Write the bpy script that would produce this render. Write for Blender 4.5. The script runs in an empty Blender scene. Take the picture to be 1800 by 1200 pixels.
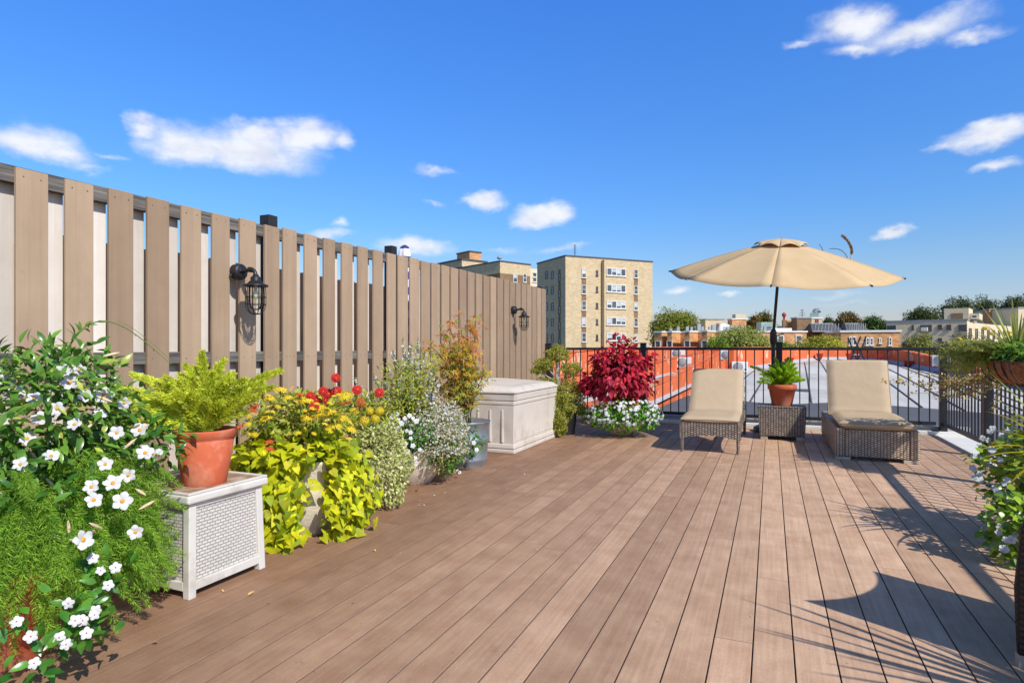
import bpy, bmesh, math, random
import numpy as np
from mathutils import Vector, Matrix, Quaternion

random.seed(7)
RNG = np.random.default_rng(11)
C = bpy.context.scene.collection
PI = math.pi

# ------------------------------------------------------------------ survey of the place (metres, deck = z 0)
FOC, EYE, HOR = 1080.0, 1.135, 612.0          # focal length (photo px), eye height, horizon row
YAW = math.atan2(455, FOC)
CY, SY = math.cos(YAW), math.sin(YAW)


def cam_to_world(r, d):
    return (r * CY - d * SY, r * SY + d * CY)


def at(px, py, d):
    """A surveyed point: bearing px, row py, distance d in front of the eye."""
    x, y = cam_to_world((px - 900) / FOC * d, d)
    return Vector((x, y, EYE - (py - HOR) / FOC * d))


# ------------------------------------------------------------------ small helpers
def lin(r, g, b):
    f = lambda v: (v / 255 / 12.92) if v / 255 <= .04045 else ((v / 255 + .055) / 1.055) ** 2.4
    return (f(r), f(g), f(b))


def tag(o, label=None, cat=None, group=None, kind=None):
    if label: o['label'] = label
    if cat: o['category'] = cat
    if group: o['group'] = group
    if kind: o['kind'] = kind
    return o


def thing(name, label, cat, loc=(0, 0, 0), rotz=0.0, group=None):
    o = bpy.data.objects.new(name, None)
    C.objects.link(o)
    o.empty_display_size = .1
    o.location = loc
    o.rotation_euler = (0, 0, rotz)
    return tag(o, label, cat, group)


def origin(p):
    v = Vector((0, 0, 0))
    while p is not None:
        v += Vector(p.location)
        p = p.parent
    return v


def copy_tree(o, parent=None):
    c = o.copy()
    C.objects.link(c)
    c.parent = parent
    for ch in list(o.children):
        copy_tree(ch, c)
    return c


class MB:
    """Collects boxes, tubes, lathes; build() links them as one mesh. Vertices are world coordinates unless local=True."""

    def __init__(s):
        s.v, s.f, s.m, s.sm, s.uv = [], [], [], [], []

    def add(s, verts, faces, mat=0, smooth=False, uvs=None):
        b = len(s.v)
        s.v += [tuple(p) for p in verts]
        for k, f in enumerate(faces):
            s.f.append([b + i for i in f])
            s.m.append(mat)
            s.sm.append(smooth)
            s.uv.append(uvs[k] if uvs else None)
        return s

    def box(s, x0, x1, y0, y1, z0, z1, mat=0, M=None):
        vs = [Vector(p) for p in ((x0, y0, z0), (x1, y0, z0), (x1, y1, z0), (x0, y1, z0), (x0, y0, z1), (x1, y0, z1), (x1, y1, z1), (x0, y1, z1))]
        if M is not None: vs = [M @ v for v in vs]
        return s.add(vs, [(3, 2, 1, 0), (4, 5, 6, 7), (0, 1, 5, 4), (1, 2, 6, 5), (2, 3, 7, 6), (3, 0, 4, 7)], mat)

    def hexa(s, bottom, top, mat=0):
        return s.add(list(bottom) + list(top), [(3, 2, 1, 0), (4, 5, 6, 7), (0, 1, 5, 4), (1, 2, 6, 5), (2, 3, 7, 6), (3, 0, 4, 7)], mat)

    def tube(s, pts, rad, n=8, mat=0, cap=True, square=False):
        pts = [Vector(p) for p in pts]
        rads = rad if isinstance(rad, (list, tuple)) else [rad] * len(pts)
        rings, last = [], None
        for i, p in enumerate(pts):
            a = pts[max(i - 1, 0)]
            b = pts[min(i + 1, len(pts) - 1)]
            t = (b - a).normalized() if (b - a).length > 1e-9 else Vector((0, 0, 1))
            if last is None:
                h = Vector((1, 0, 0)) if abs(t.x) < .9 else Vector((0, 1, 0))
                u = (h - t * h.dot(t)).normalized()
            else:
                u = (last - t * last.dot(t)).normalized()
            last = u
            w = t.cross(u)
            off = PI / n if square else 0
            rings.append([p + (u * math.cos(2 * PI * k / n + off) + w * math.sin(2 * PI * k / n + off)) * rads[i] for k in range(n)])
        vs = [q for r in rings for q in r]
        fs = []
        for i in range(len(rings) - 1):
            for k in range(n):
                k2 = (k + 1) % n
                fs.append((i * n + k, i * n + k2, (i + 1) * n + k2, (i + 1) * n + k))
        s.add(vs, fs, mat, not square)
        if cap:
            s.add(rings[0], [tuple(range(n - 1, -1, -1))], mat)
            s.add(rings[-1], [tuple(range(n))], mat)
        return s

    def lathe(s, c, prof, n=32, mat=0, sx=1, sy=1, M=None, closed=False):
        """prof: (r, z) from bottom outside up; c: centre."""
        vs, fs, uvs = [], [], []
        for r, z in prof:
            for k in range(n):
                a = 2 * PI * k / n
                p = Vector((r * math.cos(a) * sx, r * math.sin(a) * sy, z))
                vs.append((M @ p if M is not None else p) + Vector(c))
        R = max(r for r, z in prof)
        L = [0]
        for i in range(1, len(prof)): L.append(L[-1] + math.hypot(prof[i][0] - prof[i - 1][0], prof[i][1] - prof[i - 1][1]))
        for i in range(len(prof) - 1):
            for k in range(n):
                k2 = (k + 1) % n
                fs.append((i * n + k, i * n + k2, (i + 1) * n + k2, (i + 1) * n + k))
                u0, u1 = 2 * PI * k / n * R, 2 * PI * (k + 1) / n * R
                uvs.append(((u0, L[i]), (u1, L[i]), (u1, L[i + 1]), (u0, L[i + 1])))
        s.add(vs, fs, mat, True, uvs)
        if prof[0][0] > 1e-6: s.add(vs[:n], [tuple(range(n - 1, -1, -1))], mat)
        if prof[-1][0] > 1e-6: s.add(vs[-n:], [tuple(range(n))], mat)
        return s

    def grid(s, P, mat=0, smooth=True):
        """P: rows of points."""
        m, n = len(P), len(P[0])
        vs = [q for r in P for q in r]
        fs = [(i * n + j, i * n + j + 1, (i + 1) * n + j + 1, (i + 1) * n + j) for i in range(m - 1) for j in range(n - 1)]
        return s.add(vs, fs, mat, smooth)

    def build(s, name, mats, parent=None, bevel=0, local=False, segs=2, subsurf=0, solid=0, tints=None, angle=.6):
        o_ = Vector((0, 0, 0)) if local else origin(parent)
        V = [Vector(p) - o_ for p in s.v]
        me = bpy.data.meshes.new(name)
        me.from_pydata(V, [], s.f)
        for mt in (mats if isinstance(mats, (list, tuple)) else [mats]): me.materials.append(mt)
        me.polygons.foreach_set('material_index', s.m)
        me.polygons.foreach_set('use_smooth', s.sm)
        uvl = me.uv_layers.new(name='UVMap')
        for p, uv in zip(me.polygons, s.uv):
            nrm = p.normal
            a = max(range(3), key=lambda i: abs(nrm[i]))
            for q, li in enumerate(p.loop_indices):
                if uv: uvl.data[li].uv = uv[q]
                else:
                    co = Vector(s.v[me.loops[li].vertex_index])
                    uvl.data[li].uv = (co.y, co.z) if a == 0 else ((co.x, co.z) if a == 1 else (co.x, co.y))
        if tints is not None:
            at_ = me.attributes.new('tint', 'FLOAT_COLOR', 'FACE')
            at_.data.foreach_set('color', np.asarray(tints, dtype=np.float32).ravel())
        me.update()
        o = bpy.data.objects.new(name, me)
        C.objects.link(o)
        o.parent = parent
        if solid:
            md = o.modifiers.new('solid', 'SOLIDIFY'); md.thickness = solid; md.offset = 0
        if bevel:
            md = o.modifiers.new('bevel', 'BEVEL'); md.width = bevel; md.segments = segs; md.limit_method = 'ANGLE'; md.angle_limit = angle
        if subsurf:
            md = o.modifiers.new('sub', 'SUBSURF'); md.levels = md.render_levels = subsurf
        return o


# ------------------------------------------------------------------ foliage
def nz(a):
    return a / np.maximum(np.linalg.norm(a, axis=-1, keepdims=True), 1e-9)


def rand_unit(n):
    return nz(RNG.normal(size=(n, 3)))


def leaf_tpl(W=.5, seg=4, fold=.2, curve=.25, p=.8, heart=0.0, wave=0.0):
    """A leaf of length 1 along +Y, face up +Z."""
    vs, fs = [(0, 0, 0)], []
    for i in range(1, seg):
        t = i / seg
        w = W * .5 * math.sin(PI * t ** p) ** .9
        y = t - (heart * (1 - t) ** 3 if heart else 0)
        z = -curve * t * t
        wv = wave * math.sin(t * 9)
        vs += [(-w, y - heart * .5 * (1 - t) ** 2, z + fold * w + wv), (0, t, z), (w, y - heart * .5 * (1 - t) ** 2, z + fold * w - wv)]
    vs.append((0, 1, -curve))
    fs += [(0, 2, 1), (0, 3, 2)]
    for i in range(seg - 2):
        a = 1 + 3 * i
        fs += [(a, a + 1, a + 4, a + 3), (a + 1, a + 2, a + 5, a + 4)]
    a, e = 1 + 3 * (seg - 2), len(vs) - 1
    fs += [(a, a + 1, e), (a + 1, a + 2, e)]
    return np.array(vs), fs


def heart_tpl():
    pts = [(0, .0), (.22, -.14), (.42, -.06), (.47, .14), (.36, .42), (.18, .72), (0, 1.0)]
    vs = [(0, .05, 0), (0, .45, -.03), (0, 1.0, -.2)]
    R = [(x, y, .18 * x + .04 * math.sin(6 * y) - .2 * max(y, 0) ** 2) for x, y in pts[1:-1]]
    L = [(-x, y, .18 * x - .04 * math.sin(6 * y) - .2 * max(y, 0) ** 2) for x, y in pts[1:-1]]
    vs += R + L
    fs = []
    for o_, flip in ((3, 0), (8, 1)):
        F = [(0, o_, o_ + 1), (0, o_ + 1, o_ + 2, 1), (1, o_ + 2, o_ + 3), (1, o_ + 3, o_ + 4), (1, o_ + 4, 2)]
        fs += [tuple(reversed(f)) if flip else f for f in F]
    return np.array(vs), fs


def maple_tpl():
    vs, fs = [(0, 0, 0)], []
    for k, (a, l) in enumerate(((-1.9, .45), (-1.0, .8), (0, 1.05), (1.0, .8), (1.9, .45))):
        d = (math.sin(a), math.cos(a))
        n = (d[1], -d[0])
        b = len(vs)
        w = .13
        vs += [(d[0] * l * .45 - n[0] * w, d[1] * l * .45 - n[1] * w, .02), (d[0] * l, d[1] * l, -.14), (d[0] * l * .45 + n[0] * w, d[1] * l * .45 + n[1] * w, .02)]
        fs.append((0, b + 2, b + 1, b))
    return np.array(vs), fs


def blade_tpl(w=.08):
    return np.array([(-w / 2, 0, 0), (w / 2, 0, 0), (w * .4, .6, .03), (0, 1, -.02), (-w * .4, .6, .03)]), [(0, 1, 2, 4), (4, 2, 3)]


def quad_tpl(W=.6):
    return np.array([(0, 0, 0), (W / 2, .5, .1), (0, 1, -.08), (-W / 2, .5, .1)]), [(0, 1, 2, 3)]


def star_tpl(n=5, w=.55):
    """A flat little flower, radius 1, facing +Z."""
    vs, fs = [(0, 0, 0)], []
    for k in range(n):
        a = 2 * PI * k / n
        da = PI / n * w * 1.6
        b = len(vs)
        vs += [(.75 * math.cos(a - da), .75 * math.sin(a - da), .1), (math.cos(a), math.sin(a), .05), (.75 * math.cos(a + da), .75 * math.sin(a + da), .1)]
        fs.append((0, b, b + 1, b + 2))
    return np.array(vs), fs


class Foliage:
    def __init__(s):
        s.V, s.loops, s.tot, s.T, s.n = [], [], [], [], 0

    def put(s, tpl, pos, axis, up, size, tint):
        tv, tf = tpl
        pos = np.asarray(pos, float).reshape(-1, 3)
        n = len(pos)
        if n == 0: return s
        axis = nz(np.broadcast_to(np.asarray(axis, float), (n, 3)))
        up = np.broadcast_to(np.asarray(up, float), (n, 3))
        z = up - (up * axis).sum(1, keepdims=True) * axis
        z = nz(z + 1e-6)
        x = np.cross(axis, z)
        size = np.broadcast_to(np.asarray(size, float), (n,))
        k = len(tv)
        V = (tv[None, :, 0, None] * x[:, None, :] + tv[None, :, 1, None] * axis[:, None, :] + tv[None, :, 2, None] * z[:, None, :]) * size[:, None, None] + pos[:, None, :]
        fl = np.concatenate([np.array(f) for f in tf])
        ft = np.array([len(f) for f in tf])
        base = s.n + np.arange(n) * k
        s.loops.append((fl[None, :] + base[:, None]).ravel())
        s.tot.append(np.tile(ft, n))
        s.V.append(V.reshape(-1, 3))
        t = np.broadcast_to(np.asarray(tint, float), (n, 3))
        s.T.append(np.repeat(t, k, axis=0))
        s.n += n * k
        return s

    def build(s, name, mat, parent=None):
        V = np.concatenate(s.V) - np.array(origin(parent))
        loops = np.concatenate(s.loops).astype(np.int32)
        tot = np.concatenate(s.tot).astype(np.int32)
        me = bpy.data.meshes.new(name)
        me.vertices.add(len(V))
        me.vertices.foreach_set('co', V.astype(np.float32).ravel())
        me.loops.add(len(loops))
        me.loops.foreach_set('vertex_index', loops)
        me.polygons.add(len(tot))
        me.polygons.foreach_set('loop_start', np.concatenate([[0], np.cumsum(tot)[:-1]]).astype(np.int32))
        try: me.polygons.foreach_set('loop_total', tot)
        except Exception: pass
        T = np.concatenate(s.T)
        me.update(calc_edges=True)
        a = me.attributes.new('tint', 'FLOAT_COLOR', 'POINT')
        a.data.foreach_set('color', np.concatenate([T, np.ones((len(T), 1))], 1).astype(np.float32).ravel())
        me.polygons.foreach_set('use_smooth', np.ones(len(tot), bool))
        me.materials.append(mat)
        me.validate()
        o = bpy.data.objects.new(name, me)
        C.objects.link(o)
        o.parent = parent
        return o


def mixc(n, c1, c2, c3=None, p3=0.0, jit=.15):
    t = RNG.random((n, 1))
    c = np.array(c1)[None] * (1 - t) + np.array(c2)[None] * t
    if c3 is not None:
        c = np.where(RNG.random((n, 1)) < p3, np.array(c3)[None], c)
    return c * (1 + jit * RNG.normal(size=(n, 1))).clip(.5, 1.6)


def bush(F, c, rad, n, tpl, size, c1, c2, c3=None, p3=0, droop=.2, jit=.6, inner=.5, upb=.7, lump=.18, zmin=None, half=None):
    u = rand_unit(int(n * 1.4))
    if half is not None: u = u[u[:, 2] > half]
    u = u[:n]
    n = len(u)
    rr = inner + (1 - inner) * RNG.random(n) ** .5
    ph = RNG.random(6) * 6
    lm = 1 + lump * (np.sin(3.1 * u[:, 0] * 2 + ph[0]) * np.sin(2.7 * u[:, 1] * 2 + ph[1]) + np.sin(4.3 * u[:, 2] * 2 + ph[2]) * .7)
    p = np.array(c) + u * np.array(rad) * (rr * lm)[:, None]
    if zmin is not None:
        k = p[:, 2] > zmin
        p, u, n = p[k], u[k], int(k.sum())
    ax = u + RNG.normal(size=(n, 3)) * jit + np.array((0, 0, -droop))
    up = u * .6 + np.array((.25, -.13, upb)) + RNG.normal(size=(n, 3)) * .35
    F.put(tpl, p, ax, up, size * (.65 + .6 * RNG.random(n)), mixc(n, c1, c2, c3, p3))
    return p, u


def along(path, step):
    """Points and tangents every step metres on a polyline."""
    P = np.array([tuple(q) for q in path], float)
    seg = np.linalg.norm(np.diff(P, axis=0), axis=1)
    L = np.concatenate([[0], np.cumsum(seg)])
    t = np.arange(0, L[-1], step)
    Q = np.stack([np.interp(t, L, P[:, i]) for i in range(3)], 1)
    T = nz(np.gradient(Q, axis=0)) if len(Q) > 1 else np.array([[0, 0, 1.]])
    return Q, T, t / max(L[-1], 1e-6)


def bez(p0, p1, p2, n=12):
    p0, p1, p2 = Vector(p0), Vector(p1), Vector(p2)
    return [p0 * (1 - t) ** 2 + p1 * 2 * t * (1 - t) + p2 * t * t for t in [i / (n - 1) for i in range(n)]]


# ------------------------------------------------------------------ materials
def new_mat(name):
    m = bpy.data.materials.new(name)
    m.use_nodes = True
    nt = m.node_tree
    b = nt.nodes['Principled BSDF']
    return m, nt, b


def N(nt, kind, **kw):
    n = nt.nodes.new(kind)
    for k, v in kw.items():
        if k in ('operation', 'blend_type', 'data_type', 'noise_dimensions', 'attribute_name', 'uv_map', 'offset', 'squash', 'feature', 'interpolation_type', 'clamp'):
            setattr(n, k, v)
        else:
            n.inputs[k].default_value = v
    return n


def col4(c):
    return (c[0], c[1], c[2], 1)


def coords(nt, scale=(1, 1, 1), which='Object'):
    tc = nt.nodes.new('ShaderNodeTexCoord')
    mp = nt.nodes.new('ShaderNodeMapping')
    mp.inputs['Scale'].default_value = scale
    nt.links.new(tc.outputs[which], mp.inputs['Vector'])
    return mp.outputs['Vector']


def mixn(nt, fac, a, b, blend='MIX'):
    m = nt.nodes.new('ShaderNodeMix')
    m.data_type = 'RGBA'
    m.blend_type = blend
    for sock, v in ((m.inputs['Factor'], fac), (m.inputs[6], a), (m.inputs[7], b)):
        if isinstance(v, bpy.types.NodeSocket): nt.links.new(v, sock)
        elif isinstance(v, (int, float)): sock.default_value = v
        else: sock.default_value = col4(v)
    return m.outputs[2]


def ramp(nt, src, lo, hi, a=0.0, b=1.0):
    r = nt.nodes.new('ShaderNodeMapRange')
    r.inputs['From Min'].default_value = lo
    r.inputs['From Max'].default_value = hi
    r.inputs['To Min'].default_value = a
    r.inputs['To Max'].default_value = b
    nt.links.new(src, r.inputs['Value'])
    return r.outputs['Result']


def noise(nt, vec, scale, detail=4, rough=.55):
    n = nt.nodes.new('ShaderNodeTexNoise')
    n.inputs['Scale'].default_value = scale
    n.inputs['Detail'].default_value = detail
    n.inputs['Roughness'].default_value = rough
    nt.links.new(vec, n.inputs['Vector'])
    return n.outputs['Fac']


def add_bump(nt, bsdf, h, strength, dist=.01):
    b = nt.nodes.new('ShaderNodeBump')
    b.inputs['Strength'].default_value = strength
    b.inputs['Distance'].default_value = dist
    nt.links.new(h, b.inputs['Height'])
    nt.links.new(b.outputs['Normal'], bsdf.inputs['Normal'])


def plain(name, c, rough=.6, var=.12, scale=6, stretch=(1, 1, 1), bump=.0, bscale=40, metal=0, stain=None, stain_at=(.55, .75), spec=.5, stain_scale=3):
    m, nt, b = new_mat(name)
    v = coords(nt, stretch)
    f = noise(nt, v, scale)
    colr = mixn(nt, ramp(nt, f, .3, .7), [k * (1 - var) for k in c], [min(k * (1 + var), 1) for k in c])
    if stain is not None:
        f2 = noise(nt, coords(nt), stain_scale, 6, .65)
        colr = mixn(nt, ramp(nt, f2, *stain_at), colr, stain)
    nt.links.new(colr, b.inputs['Base Color'])
    b.inputs['Roughness'].default_value = rough
    b.inputs['Metallic'].default_value = metal
    b.inputs['Specular IOR Level'].default_value = spec
    if bump:
        add_bump(nt, b, noise(nt, v, bscale, 3), bump)
    return m


def leaf_mat(name, rough=.45, trans=.3, spec=.4):
    m, nt, b = new_mat(name)
    a = nt.nodes.new('ShaderNodeAttribute')
    a.attribute_name = 'tint'
    f = noise(nt, coords(nt), 25, 2)
    colr = mixn(nt, ramp(nt, f, .3, .7), (.78, .78, .78), (1.15, 1.15, 1.15))
    colr = mixn(nt, 1.0, a.outputs['Color'], colr, 'MULTIPLY')
    nt.links.new(colr, b.inputs['Base Color'])
    b.inputs['Roughness'].default_value = rough
    b.inputs['Specular IOR Level'].default_value = spec
    tr = nt.nodes.new('ShaderNodeBsdfTranslucent')
    nt.links.new(colr, tr.inputs['Color'])
    mx = nt.nodes.new('ShaderNodeMixShader')
    mx.inputs[0].default_value = trans
    nt.links.new(b.outputs[0], mx.inputs[1])
    nt.links.new(tr.outputs[0], mx.inputs[2])
    nt.links.new(mx.outputs[0], nt.nodes['Material Output'].inputs['Surface'])
    return m


def brick_mat(name, c1, c2, mortar, bw=.22, bh=.075, ms=.008, rough=.85, bump=.4, blotch=.25, patch=.18, dist=.01, offset=.5, turn=False):
    m, nt, b = new_mat(name)
    tc = nt.nodes.new('ShaderNodeTexCoord')
    br = nt.nodes.new('ShaderNodeTexBrick')
    br.offset = offset
    br.inputs['Color1'].default_value = col4(c1)
    br.inputs['Color2'].default_value = col4(c2)
    br.inputs['Mortar'].default_value = col4(mortar)
    br.inputs['Scale'].default_value = 1
    br.inputs['Mortar Size'].default_value = ms
    br.inputs['Mortar Smooth'].default_value = .3
    br.inputs['Brick Width'].default_value = bw
    br.inputs['Row Height'].default_value = bh
    if turn:
        mp = nt.nodes.new('ShaderNodeMapping'); mp.inputs['Rotation'].default_value = (0, 0, PI / 2)
        nt.links.new(tc.outputs['UV'], mp.inputs['Vector']); nt.links.new(mp.outputs['Vector'], br.inputs['Vector'])
    else: nt.links.new(tc.outputs['UV'], br.inputs['Vector'])
    f = noise(nt, tc.outputs['UV'], patch, 5, .7)
    colr = mixn(nt, 1.0, br.outputs['Color'], mixn(nt, ramp(nt, f, .3, .7), (1 - blotch,) * 3, (1 + blotch,) * 3), 'MULTIPLY')
    nt.links.new(colr, b.inputs['Base Color'])
    b.inputs['Roughness'].default_value = rough
    if bump:
        inv = nt.nodes.new('ShaderNodeMath'); inv.operation = 'SUBTRACT'; inv.inputs[0].default_value = 1
        nt.links.new(br.outputs['Fac'], inv.inputs[1])
        add_bump(nt, b, inv.outputs[0], bump, dist)
    return m


def wood_mat(name, dark, light, along_axis=1, rough=.6, board_tint=True, grain=1.0, bump=.12, warm=None, streaks=False):
    m, nt, b = new_mat(name)
    st = [22, 22, 22]
    st[along_axis] = .9
    a = nt.nodes.new('ShaderNodeAttribute')
    a.attribute_name = 'tint'
    tc = nt.nodes.new('ShaderNodeTexCoord')
    off = nt.nodes.new('ShaderNodeVectorMath'); off.operation = 'MULTIPLY_ADD'
    nt.links.new(a.outputs['Color'], off.inputs[0])
    off.inputs[1].default_value = (9, 9, 9)
    nt.links.new(tc.outputs['Object'], off.inputs[2])
    mp = nt.nodes.new('ShaderNodeMapping')
    mp.inputs['Scale'].default_value = st
    nt.links.new(off.outputs[0], mp.inputs['Vector'])
    f = noise(nt, mp.outputs['Vector'], 1.2 * grain, 6, .6)
    st2 = [130, 130, 130]; st2[along_axis] = 3
    mp2 = nt.nodes.new('ShaderNodeMapping'); mp2.inputs['Scale'].default_value = st2
    nt.links.new(off.outputs[0], mp2.inputs['Vector'])
    f2 = noise(nt, mp2.outputs['Vector'], 1, 3)
    colr = mixn(nt, ramp(nt, f, .32, .68), dark, light)
    colr = mixn(nt, .5 * min(grain, 1) ** 1.5, colr, mixn(nt, ramp(nt, f2, .25, .75), (.72, .72, .72), (1.2, 1.2, 1.2)), 'MULTIPLY') if grain else colr
    blot = noise(nt, off.outputs[0], 2.3, 6, .7)
    colr = mixn(nt, 1.0, colr, mixn(nt, ramp(nt, blot, .3, .7), (.90, .89, .88), (1.07, 1.07, 1.07)), 'MULTIPLY')
    if streaks:
        mp3 = nt.nodes.new('ShaderNodeMapping'); mp3.inputs['Scale'].default_value = (34, 34, .55)
        nt.links.new(off.outputs[0], mp3.inputs['Vector'])
        f3 = noise(nt, mp3.outputs['Vector'], 1, 5, .65)
        colr = mixn(nt, ramp(nt, f3, .56, .78, 0, .38), colr, [k * .55 for k in dark])
        kn = noise(nt, off.outputs[0], 7.5, 3, .4)
        colr = mixn(nt, ramp(nt, kn, .73, .80, 0, .45), colr, [k * .45 for k in dark])
    if warm is not None:
        sep = nt.nodes.new('ShaderNodeSeparateXYZ')
        nt.links.new(tc.outputs['Object'], sep.inputs[0])
        w = ramp(nt, sep.outputs['X'], warm[0], warm[1])
        colr = mixn(nt, 1.0, colr, mixn(nt, w, warm[2], (1, 1, 1)), 'MULTIPLY')
    if board_tint:
        s2 = nt.nodes.new('ShaderNodeSeparateColor')
        nt.links.new(a.outputs['Color'], s2.inputs[0])
        colr = mixn(nt, 1.0, colr, mixn(nt, s2.outputs[0], (.82, .8, .78), (1.14, 1.14, 1.15)), 'MULTIPLY')
    nt.links.new(colr, b.inputs['Base Color'])
    b.inputs['Roughness'].default_value = rough
    b.inputs['Specular IOR Level'].default_value = .35
    add_bump(nt, b, f2, bump, .004)
    return m


def deck_mat():
    """Brushed composite boards: fine mottled grain, soft cross bands, browner and darker towards the planter side."""
    m, nt, b = new_mat('deck_composite')
    a = nt.nodes.new('ShaderNodeAttribute')
    a.attribute_name = 'tint'
    tc = nt.nodes.new('ShaderNodeTexCoord')
    off = nt.nodes.new('ShaderNodeVectorMath'); off.operation = 'MULTIPLY_ADD'
    nt.links.new(a.outputs['Color'], off.inputs[0])
    off.inputs[1].default_value = (9, 9, 9)
    nt.links.new(tc.outputs['Object'], off.inputs[2])

    def layer(sc_, scale, detail=4, rough=.6):
        mp = nt.nodes.new('ShaderNodeMapping')
        mp.inputs['Scale'].default_value = sc_
        nt.links.new(off.outputs[0], mp.inputs['Vector'])
        return noise(nt, mp.outputs['Vector'], scale, detail, rough)
    bands = layer((6, 5.5, 1), 1, 4, .55)
    streak = layer((60, 2.2, 1), 1, 4, .6)
    grain = layer((420, 60, 1), 1, 3, .7)
    colr = mixn(nt, ramp(nt, bands, .3, .7), lin(195, 159, 129), lin(218, 185, 154))
    colr = mixn(nt, .55, colr, mixn(nt, ramp(nt, streak, .28, .72), (.72, .70, .68), (1.16, 1.16, 1.16)), 'MULTIPLY')
    colr = mixn(nt, .8, colr, mixn(nt, ramp(nt, grain, .25, .75), (.80, .79, .78), (1.18, 1.18, 1.18)), 'MULTIPLY')
    spots = noise(nt, tc.outputs['Object'], 1.7, 8, .75)
    colr = mixn(nt, ramp(nt, spots, .62, .74, 0, .45), colr, lin(120, 94, 78))
    scuff = layer((9, 2.4, 1), 1.0, 7, .78)
    colr = mixn(nt, ramp(nt, scuff, .60, .70, 0, .35), colr, lin(226, 202, 180))
    specks = noise(nt, tc.outputs['Object'], 26, 2, .5)
    colr = mixn(nt, ramp(nt, specks, .74, .80, 0, .6), colr, lin(84, 64, 52))
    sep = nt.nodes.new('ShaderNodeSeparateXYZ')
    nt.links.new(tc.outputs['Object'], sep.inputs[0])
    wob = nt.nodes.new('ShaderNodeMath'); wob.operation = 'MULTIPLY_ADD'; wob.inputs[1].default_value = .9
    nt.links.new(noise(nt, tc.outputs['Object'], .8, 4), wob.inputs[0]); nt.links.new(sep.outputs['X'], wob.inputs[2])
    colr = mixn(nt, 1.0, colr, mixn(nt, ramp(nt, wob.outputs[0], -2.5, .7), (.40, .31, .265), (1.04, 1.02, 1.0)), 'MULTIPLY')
    s2 = nt.nodes.new('ShaderNodeSeparateColor')
    nt.links.new(a.outputs['Color'], s2.inputs[0])
    colr = mixn(nt, 1.0, colr, mixn(nt, s2.outputs[0], (.80, .775, .755), (1.10, 1.10, 1.11)), 'MULTIPLY')
    nt.links.new(colr, b.inputs['Base Color'])
    b.inputs['Roughness'].default_value = .62
    b.inputs['Specular IOR Level'].default_value = .3
    add_bump(nt, b, grain, .25, .002)
    return m


def glass_mat(name, c, rough=.08, metal=0):
    m, nt, b = new_mat(name)
    f = noise(nt, coords(nt), .7, 2)
    nt.links.new(mixn(nt, ramp(nt, f, .35, .65), c, [min(k * 2.2 + .02, 1) for k in c]), b.inputs['Base Color'])
    b.inputs['Roughness'].default_value = rough
    b.inputs['Specular IOR Level'].default_value = .8
    return m


M = {}
M['deck'] = deck_mat()
M['deck_gap'] = plain('deck_edge', (.17, .115, .09), .9, .2, 20)
M['fence'] = wood_mat('fence_paint', lin(164, 139, 113), lin(175, 150, 122), 2, .75, grain=.4, bump=.06, streaks=True)
M['fence_back'] = wood_mat('fence_back_paint', lin(214, 207, 197), lin(228, 221, 212), 2, .8, grain=.5)
M['old_wood'] = wood_mat('weathered_rail', lin(52, 50, 48), lin(140, 134, 126), 1, .9, False, 1.6, .6)
M['black'] = plain('black_paint', (.016, .016, .018), .42, .3, 20, bump=.08)
M['black_post'] = plain('black_post_paint', (.02, .02, .02), .6, .3, 12, bump=.2)
M['soil'] = plain('potting_soil', (.035, .024, .017), .95, .5, 40, bump=1, bscale=90)
M['terracotta'] = plain('terracotta', lin(194, 94, 58), .8, .12, 9, bump=.1, bscale=60, stain=lin(214, 164, 136), stain_at=(.50, .82), stain_scale=5)
M['white_resin'] = plain('white_resin', lin(212, 208, 198), .5, .05, 8, bump=.04, stain=lin(150, 138, 118), stain_at=(.52, .9), stain_scale=6)
M['resin_weave'] = brick_mat('white_resin_weave', lin(216, 212, 203), lin(206, 201, 191), lin(168, 162, 152), .030, .0150, .0020, .55, 1.2, .06, 3, .006)
M['dirt'] = plain('dry_dirt', lin(150, 118, 92), .95, .3, 30, bump=.6, stain=lin(198, 182, 160), stain_at=(.45, .65), stain_scale=6)
M['stone_pot'] = plain('cast_stone', lin(214, 202, 180), .85, .12, 25, bump=.5, bscale=55, stain=lin(150, 136, 112), stain_at=(.55, .85), stain_scale=8)
M['galvanised'] = plain('galvanised_steel', lin(168, 178, 186), .42, .16, 10, bump=.12, bscale=14, metal=.75, stain=lin(120, 128, 134), stain_at=(.5, .75))
M['deck_box'] = plain('box_resin', lin(208, 199, 186), .55, .04, 5, bump=.06, bscale=130, stain=lin(160, 142, 118), stain_at=(.52, .85))
M['dark_pot'] = plain('dark_pot', (.02, .021, .025), .45, .2, 10)
M['bark'] = plain('bark', lin(96, 80, 64), .95, .35, 18, (1, 1, .3), 1, 30)
M['bark_grey'] = plain('bark_grey', lin(150, 140, 126), .95, .3, 25, (1, 1, .3), .8, 30)
M['stem'] = plain('green_stem', lin(110, 124, 60), .7, .2, 10)
M['cushion'] = plain('cushion_fabric', lin(188, 167, 138), .95, .05, 4, bump=.5, bscale=9, spec=.1, stain=lin(168, 146, 117), stain_at=(.6, .95))
M['piping'] = plain('cushion_piping', lin(168, 146, 118), .9, .05, 4, spec=.1)
M['wicker'] = brick_mat('brown_wicker', lin(182, 167, 150), lin(142, 127, 112), lin(70, 61, 53), .023, .030, .0042, .5, 1.6, .06, 9, .010, turn=True)
M['wicker_tan'] = brick_mat('tan_wicker', lin(216, 192, 162), lin(186, 162, 134), lin(108, 90, 74), .022, .028, .0036, .5, 1.6, .06, 9, .010, turn=True)
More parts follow.
